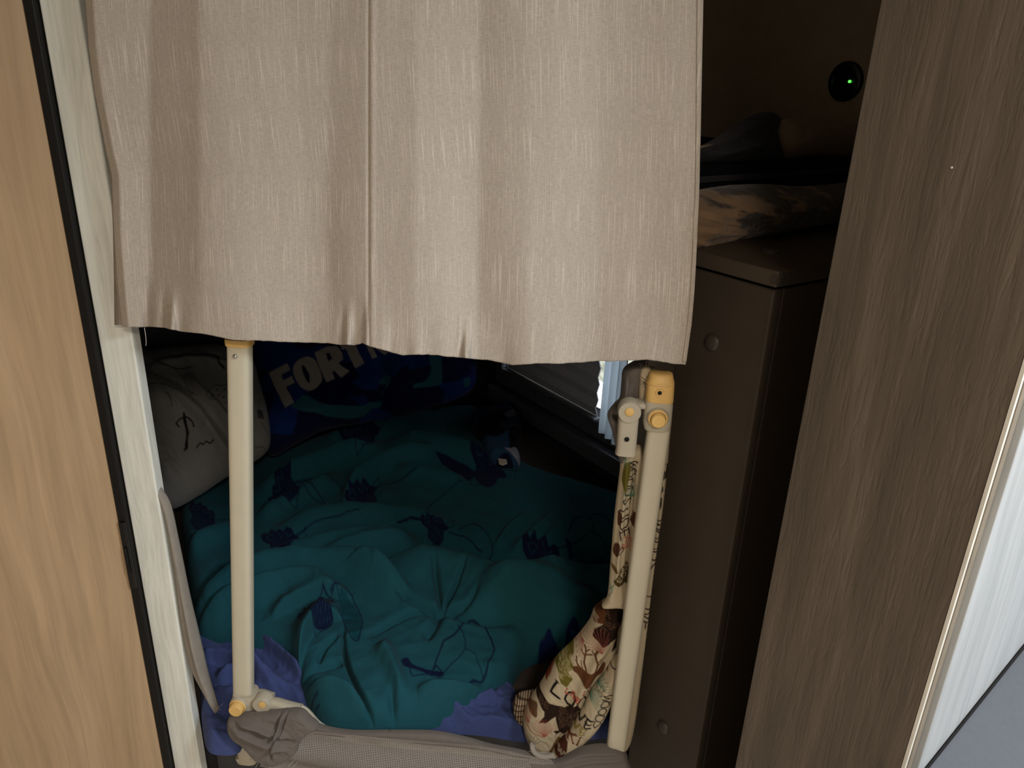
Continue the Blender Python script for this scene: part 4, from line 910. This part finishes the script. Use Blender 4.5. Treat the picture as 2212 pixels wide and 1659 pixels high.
low = patch('lower_cloth', [(1140, 1634), (1200, 1640), (1260, 1612), (1310, 1606), (1345, 1618), (1356, 1640), (1350, 1700), (1100, 1720), (1150, 1680)], (0, YP - 0.024, 0.40), (0, -1, 0.3), 0.012, 10, M['grey_cloth'], cot, step=2,
      ridges=[([(1190, 1650), (1260, 1628), (1340, 1626)], 5, 7, 0.008), ([(1180, 1670), (1260, 1645), (1350, 1640)], 5, 7, 0.008)], back=True)
# dark front board of the bunk under the netting
fbd = prism('bunk_front_board', [np.array([-0.62, 1.03, 0.0]), np.array([0.14, 1.09, 0.0]), np.array([0.14, 1.11, 0.0]), np.array([-0.62, 1.05, 0.0])], (0, 0, 0.40), M['wall_in']); tag(fbd, 'dark front board of the bunk below the netting', 'board')

# ================================================================== PRINTED COTTON HANGING AT THE RIGHT POLE
pf = empty('printed_fabric', onY(1300, 1500, 1.0)); tag(pf, 'cream cotton cloth printed with brown forest animals, trees and words, gathered at the right pole', 'cloth')
CR = srgb(176, 162, 136); BR = srgb(74, 46, 30); DB = srgb(40, 26, 20); RD = srgb(150, 66, 48); GN = srgb(96, 88, 34); TQ = srgb(40, 110, 92); BK = srgb(22, 18, 18)
def p_up(pt):
    pt.text('WOODS', 1378, 1000, 18, 100, BK, 2.6)
    pt.poly([(1350, 1000), (1362, 1005), (1356, 1045), (1348, 1060), (1343, 1030)], GN, 1, True)
    pt.fan(1366, 1080, 34, 215, 300, 8, TQ); pt.fan(1350, 990, 20, 40, 140, 5, TQ)
    pt.text('UDE', 1356, 1100, 20, 85, DB, 3); pt.poly([(1368, 1105), (1378, 1110), (1372, 1140), (1362, 1130)], BR)
    pt.text('TREE', 1350, 1160, 11, 15, RD, 2); pt.text('BE', 1345, 1174, 11, 15, RD, 2)
    pt.poly([(1336, 1105), (1344, 1110), (1342, 1130), (1334, 1132)], BR, 1, True)
    pt.poly([(1326, 1175), (1338, 1170), (1334, 1200), (1324, 1195)], BR, 1, True); pt.text('D', 1338, 1180, 14, 10, BK, 2)
    pt.poly([(1330, 1245), (1346, 1222), (1362, 1218), (1354, 1260), (1336, 1268), (1324, 1256)], srgb(70, 58, 28))
    pt.text('TO', 1340, 1228, 10, -40, CR, 1.6, serif=False); pt.text('WO', 1336, 1238, 10, -40, CR, 1.6, serif=False); pt.text('ED', 1332, 1250, 10, -40, CR, 1.6, serif=False)
    pt.poly([(1320, 1218), (1332, 1222), (1334, 1234), (1326, 1232)], srgb(100, 76, 40), 1, True)
    pt.stroke([(1316, 1262), (1322, 1275), (1316, 1290)], 1.5, TQ, 1, True); pt.stroke([(1326, 1262), (1318, 1275)], 1.5, TQ)
up = patch('cloth_fold', [(1345, 965), (1372, 960), (1392, 975), (1404, 1060), (1398, 1180), (1380, 1300), (1330, 1310), (1300, 1308), (1312, 1285), (1318, 1220), (1326, 1120), (1338, 1020)], (0, 1.012, 0), (0, -1, 0), 0.012, 10, M['print'], pf, step=1.2,
      ridges=[([(1356, 980), (1350, 1060), (1338, 1180), (1330, 1280)], 5, 5, 0.008), ([(1372, 990), (1366, 1080), (1356, 1200), (1346, 1290)], 4, 4, -0.010)], base=CR, paint=p_up, back=True)
def p_main(pt):
    pt.text('LIVE', 1324, 1282, 9, 12, RD, 2.4); pt.stroke([(1322, 1292), (1320, 1302), (1328, 1310), (1340, 1310), (1343, 1298)], 3.4, BK, 1, True); pt.stroke([(1322, 1292), (1343, 1296)], 3, BK)
    pt.poly([(1312, 1310), (1340, 1318), (1344, 1345), (1330, 1368), (1316, 1386), (1300, 1390), (1280, 1380), (1284, 1366), (1300, 1350), (1305, 1330)], DB)
    pt.text('A', 1308, 1326, 11, 8, srgb(86, 64, 46), 1.8); pt.text('BEAR', 1302, 1342, 9, 10, srgb(86, 64, 46), 1.6); pt.text('IT', 1296, 1356, 9, 10, srgb(86, 64, 46), 1.6)
    pt.poly([(1276, 1326), (1296, 1324), (1308, 1332), (1300, 1350), (1282, 1356), (1274, 1344)], srgb(92, 58, 36)); pt.text('ME', 1274, 1338, 9, 18, CR, 2)
    pt.stroke([(1276, 1322), (1290, 1326), (1302, 1322)], 2.2, DB, 1, True)
    pt.poly([(1296, 1388), (1318, 1382), (1334, 1360), (1332, 1400), (1318, 1412), (1330, 1380)], DB, .9)
    pt.fan(1298, 1402, 42, 165, 300, 13, srgb(140, 70, 60)); pt.fan(1262, 1396, 30, 100, 200, 9, srgb(140, 70, 60))
    # deer head with antlers
    br = srgb(88, 54, 32)
    pt.poly([(1236, 1444), (1246, 1440), (1262, 1446), (1278, 1448), (1292, 1442), (1306, 1436), (1300, 1456), (1284, 1468), (1268, 1478), (1258, 1470), (1246, 1456)], br, 1, True)
    pt.stroke([(1262, 1448), (1248, 1438), (1246, 1424)], 3, br, 1, True); pt.stroke([(1252, 1440), (1244, 1430)], 2.4, br); pt.stroke([(1258, 1444), (1256, 1428)], 2.2, br)
    pt.stroke([(1266, 1446), (1262, 1428), (1266, 1410), (1264, 1402)], 4, br, 1, True); pt.stroke([(1268, 1450), (1284, 1446), (1290, 1430), (1286, 1414), (1290, 1404)], 4, br, 1, True)
    for a0, b0 in (((1264, 1420), (1256, 1410)), ((1266, 1412), (1274, 1406)), ((1266, 1416), (1280, 1414)), ((1288, 1418), (1280, 1408)), ((1290, 1424), (1302, 1414)), ((1290, 1432), (1298, 1422))): pt.stroke([a0, b0], 2.6, br)
    # olive tree with lettering
    pt.poly([(1232, 1385), (1250, 1392), (1238, 1404), (1240, 1420), (1232, 1430), (1240, 1445), (1228, 1452), (1238, 1468), (1224, 1482), (1212, 1474), (1204, 1456), (1190, 1446), (1196, 1430), (1206, 1418), (1212, 1400), (1224, 1392)], GN)
    for j, t in enumerate(('HERE &', 'THERE', 'WHERE', 'GATHER', 'WE')): pt.text(t, 1202 + 1.5 * j, 1412 + 11 * j, 7, 22, srgb(170, 158, 118), 1.0, gap=0.2, serif=False)
    pt.poly([(1192, 1446), (1198, 1450), (1182, 1486), (1170, 1484)], srgb(110, 50, 30))
    pt.text('LODGE', 1204, 1474, 26, 30, BK, 4.6, gap=.34); pt.text('LIVE', 1226, 1484, 11, 30, RD, 2.6, gap=.25); pt.text('LOVE', 1262, 1482, 10, 22, RD, 2.6)
    # bear
    pt.poly([(1156, 1502), (1172, 1506), (1186, 1516), (1204, 1522), (1220, 1526), (1232, 1516), (1246, 1516), (1252, 1530), (1250, 1548), (1236, 1560), (1228, 1574), (1216, 1582), (1204, 1582), (1196, 1576), (1208, 1570), (1204, 1558), (1202, 1545), (1192, 1552), (1180, 1562), (1164, 1562), (1176, 1548), (1176, 1536), (1164, 1522), (1154, 1512)], DB)
    pt.text('BE', 1168, 1512, 11, 16, srgb(80, 60, 44), 1.8)
    for j in range(3): pt.text('BRAVE', 1212, 1526 + 13 * j, 10, 14, srgb(80, 60, 44), 1.4, gap=.15)
    pt.poly([(1144, 1536), (1160, 1526), (1162, 1540), (1158, 1552), (1142, 1544)], srgb(92, 66, 44), 1, True)
    pt.fan(1176, 1588, 36, 215, 320, 13, srgb(150, 70, 60)); pt.fan(1142, 1566, 30, 190, 290, 8, srgb(150, 70, 60)); pt.stroke([(1130, 1560), (1150, 1580), (1176, 1588)], 1.4, RD, 1, True)
    pt.fan(1150, 1610, 22, 180, 330, 8, DB); pt.poly([(1185, 1625), (1200, 1596), (1212, 1592), (1204, 1612), (1192, 1626)], srgb(90, 70, 40), 1, True)
mainf = patch('cloth_body', [(1338, 1268), (1352, 1280), (1350, 1340), (1345, 1420), (1330, 1480), (1290, 1540), (1250, 1590), (1215, 1628), (1190, 1628), (1160, 1612), (1138, 1590), (1130, 1550), (1142, 1512), (1170, 1470), (1200, 1420), (1240, 1380), (1272, 1340), (1285, 1310), (1312, 1290)], (0, 0.995, 0), (0, -1, 0.1), 0.035, 30, M['print'], pf, step=1.2,
      ridges=[([(1330, 1320), (1300, 1400), (1250, 1500), (1200, 1590)], 16, 10, 0.012), ([(1320, 1400), (1280, 1480), (1240, 1540)], 6, 6, -0.010), ([(1290, 1310), (1320, 1330), (1345, 1350)], 5, 5, 0.006), ([(1200, 1600), (1220, 1570), (1250, 1550)], 5, 5, -0.008)], wr=[(26, 0.002, 1.0)], base=CR, paint=p_main, back=True)
def p_fold(pt):
    pt.fan(1272, 1510, 34, -80, 45, 13, TQ); pt.stroke([(1272, 1510), (1262, 1538)], 1.5, TQ); pt.fan(1290, 1486, 28, -75, 10, 8, TQ)
    for q in ((1284, 1492), (1292, 1498), (1298, 1488)): pt.stroke([(q[0], q[1]), (q[0] + 4, q[1] - 4), (q[0] + 8, q[1] + 1), (q[0] + 3, q[1] + 4)], 1.1, BK, 1, True)
    pt.text('VE', 1252, 1542, 18, 24, BK, 3.4); pt.text('VE', 1242, 1562, 15, 24, srgb(130, 116, 60), 3, gap=.3); pt.text('KI', 1232, 1582, 18, 22, srgb(90, 44, 28), 3.2)
    pt.text('WOODS', 1322, 1500, 18, 108, BK, 2.2, gap=.12)
    pt.poly([(1200, 1608), (1216, 1596), (1226, 1604), (1224, 1624), (1214, 1640), (1198, 1632), (1192, 1622)], srgb(70, 38, 26)); pt.text('MAP', 1202, 1614, 8, 30, CR, 1.2, serif=False)
    pt.stroke([(1316, 1438), (1322, 1446), (1334, 1446)], 2.6, BK, 1, True); pt.poly([(1300, 1446), (1316, 1444), (1314, 1460), (1304, 1456)], BR)
foldf = patch('cloth_fold', [(1345, 1410), (1350, 1450), (1340, 1490), (1322, 1520), (1300, 1560), (1270, 1595), (1236, 1625), (1210, 1644), (1190, 1632), (1206, 1602), (1236, 1566), (1258, 1526), (1278, 1488), (1305, 1452), (1325, 1420)], (0, 0.955, 0), (0, -1, 0.1), 0.018, 16, M['print'], pf, step=1.2,
      ridges=[([(1330, 1450), (1290, 1530), (1240, 1600)], 8, 8, 0.006)], wr=[(22, 0.0015, 1.0)], base=CR, paint=p_fold, back=True)
def p_back(pt):
    for j in range(9): pt.stroke([(1112 + 6 * j, 1500), (1104 + 6 * j, 1580)], 3.5, BR, .9)
    for j in range(7): pt.stroke([(1105, 1506 + 11 * j), (1170, 1500 + 11 * j)], 2.5, DB, .9)
backf = patch('cloth_fold', [(1112, 1505), (1130, 1494), (1170, 1490), (1190, 1500), (1180, 1560), (1150, 1565), (1120, 1556), (1108, 1530)], (0, 1.02, 0), (0, -1, 0.1), 0.02, 14, M['print'], pf, step=1.5, base=CR, paint=p_back, back=True)
def p_b2(pt):
    pt.text('LODGE', 1440, 960, 26, 96, BK, 3.5); pt.text('WOODS', 1430, 1120, 22, 96, BK, 3); pt.poly([(1420, 1180), (1438, 1190), (1430, 1230), (1414, 1220)], BR)
    pt.text('LIVE', 1412, 1290, 20, 98, BK, 3); pt.poly([(1440, 1000), (1450, 1010), (1444, 1040), (1434, 1030)], DB)
b2 = patch('cloth_fold', [(1400, 880), (1448, 880), (1446, 960), (1434, 1080), (1412, 1240), (1386, 1460), (1364, 1600), (1340, 1600), (1345, 1400), (1380, 1150)], (0, 1.035, 0), (0, -1, 0), 0.01, 12, M['print'], pf, step=1.8, base=CR, paint=p_b2, back=True, ridges=[([(1440, 930), (1425, 1150), (1390, 1450)], 8, 8, 0.01)])
# grey cloth and gathered top behind the joint
gc = patch('grey_cloth_bundle', [(1345, 800), (1362, 784), (1385, 776), (1400, 778), (1392, 820), (1385, 870), (1372, 960), (1350, 1000), (1335, 985), (1322, 930), (1312, 895), (1326, 872), (1338, 860), (1342, 825)], (0, 1.02, 0), (0, -1, 0), 0.02, 12, M['grey_cloth'], step=1.5,
      ridges=[([(1320, 895), (1340, 905), (1350, 880)], 5, 5, -0.010), ([(1352, 800), (1350, 850), (1330, 890)], 8, 8, 0.01)], back=True)
tag(gc, 'crumpled grey-brown cloth behind the grey hinge at the top right', 'cloth')
tf = patch('cloth_top', [(1384, 796), (1398, 788), (1408, 800), (1402, 850), (1398, 870), (1380, 872), (1380, 830)], (0, 1.0, 0), (0, -1, 0), 0.008, 6, M['print'], pf, step=1.2, base=CR, paint=lambda pt: (pt.fan(1392, 826, 14, 60, 200, 6, DB), pt.stroke([(1384, 815), (1394, 822), (1398, 812)], 1.4, BK)), back=True)
for j in range(12):
    a_ = onY(1392 + random.uniform(-6, 6), 800, 1.0); e_ = onY(1394 + random.uniform(-16, 26), random.uniform(776, 796), 0.998 + random.uniform(-.006, .01))
    tube('frayed_end', [a_, (a_ + e_) / 2 + np.array([random.uniform(-.004, .004), 0, .004]), e_], 0.0007, M['grey_cloth'], tf, 1)
# white rounded loop under the printed cloth
lp_pts = [onY(1150, 1606, 0.97), onY(1148, 1620, 0.965), onY(1162, 1634, 0.962), onY(1182, 1636, 0.962), onY(1196, 1630, 0.965)]
tube('piping_loop', lp_pts, 0.0045, M['linen_in'], pf)
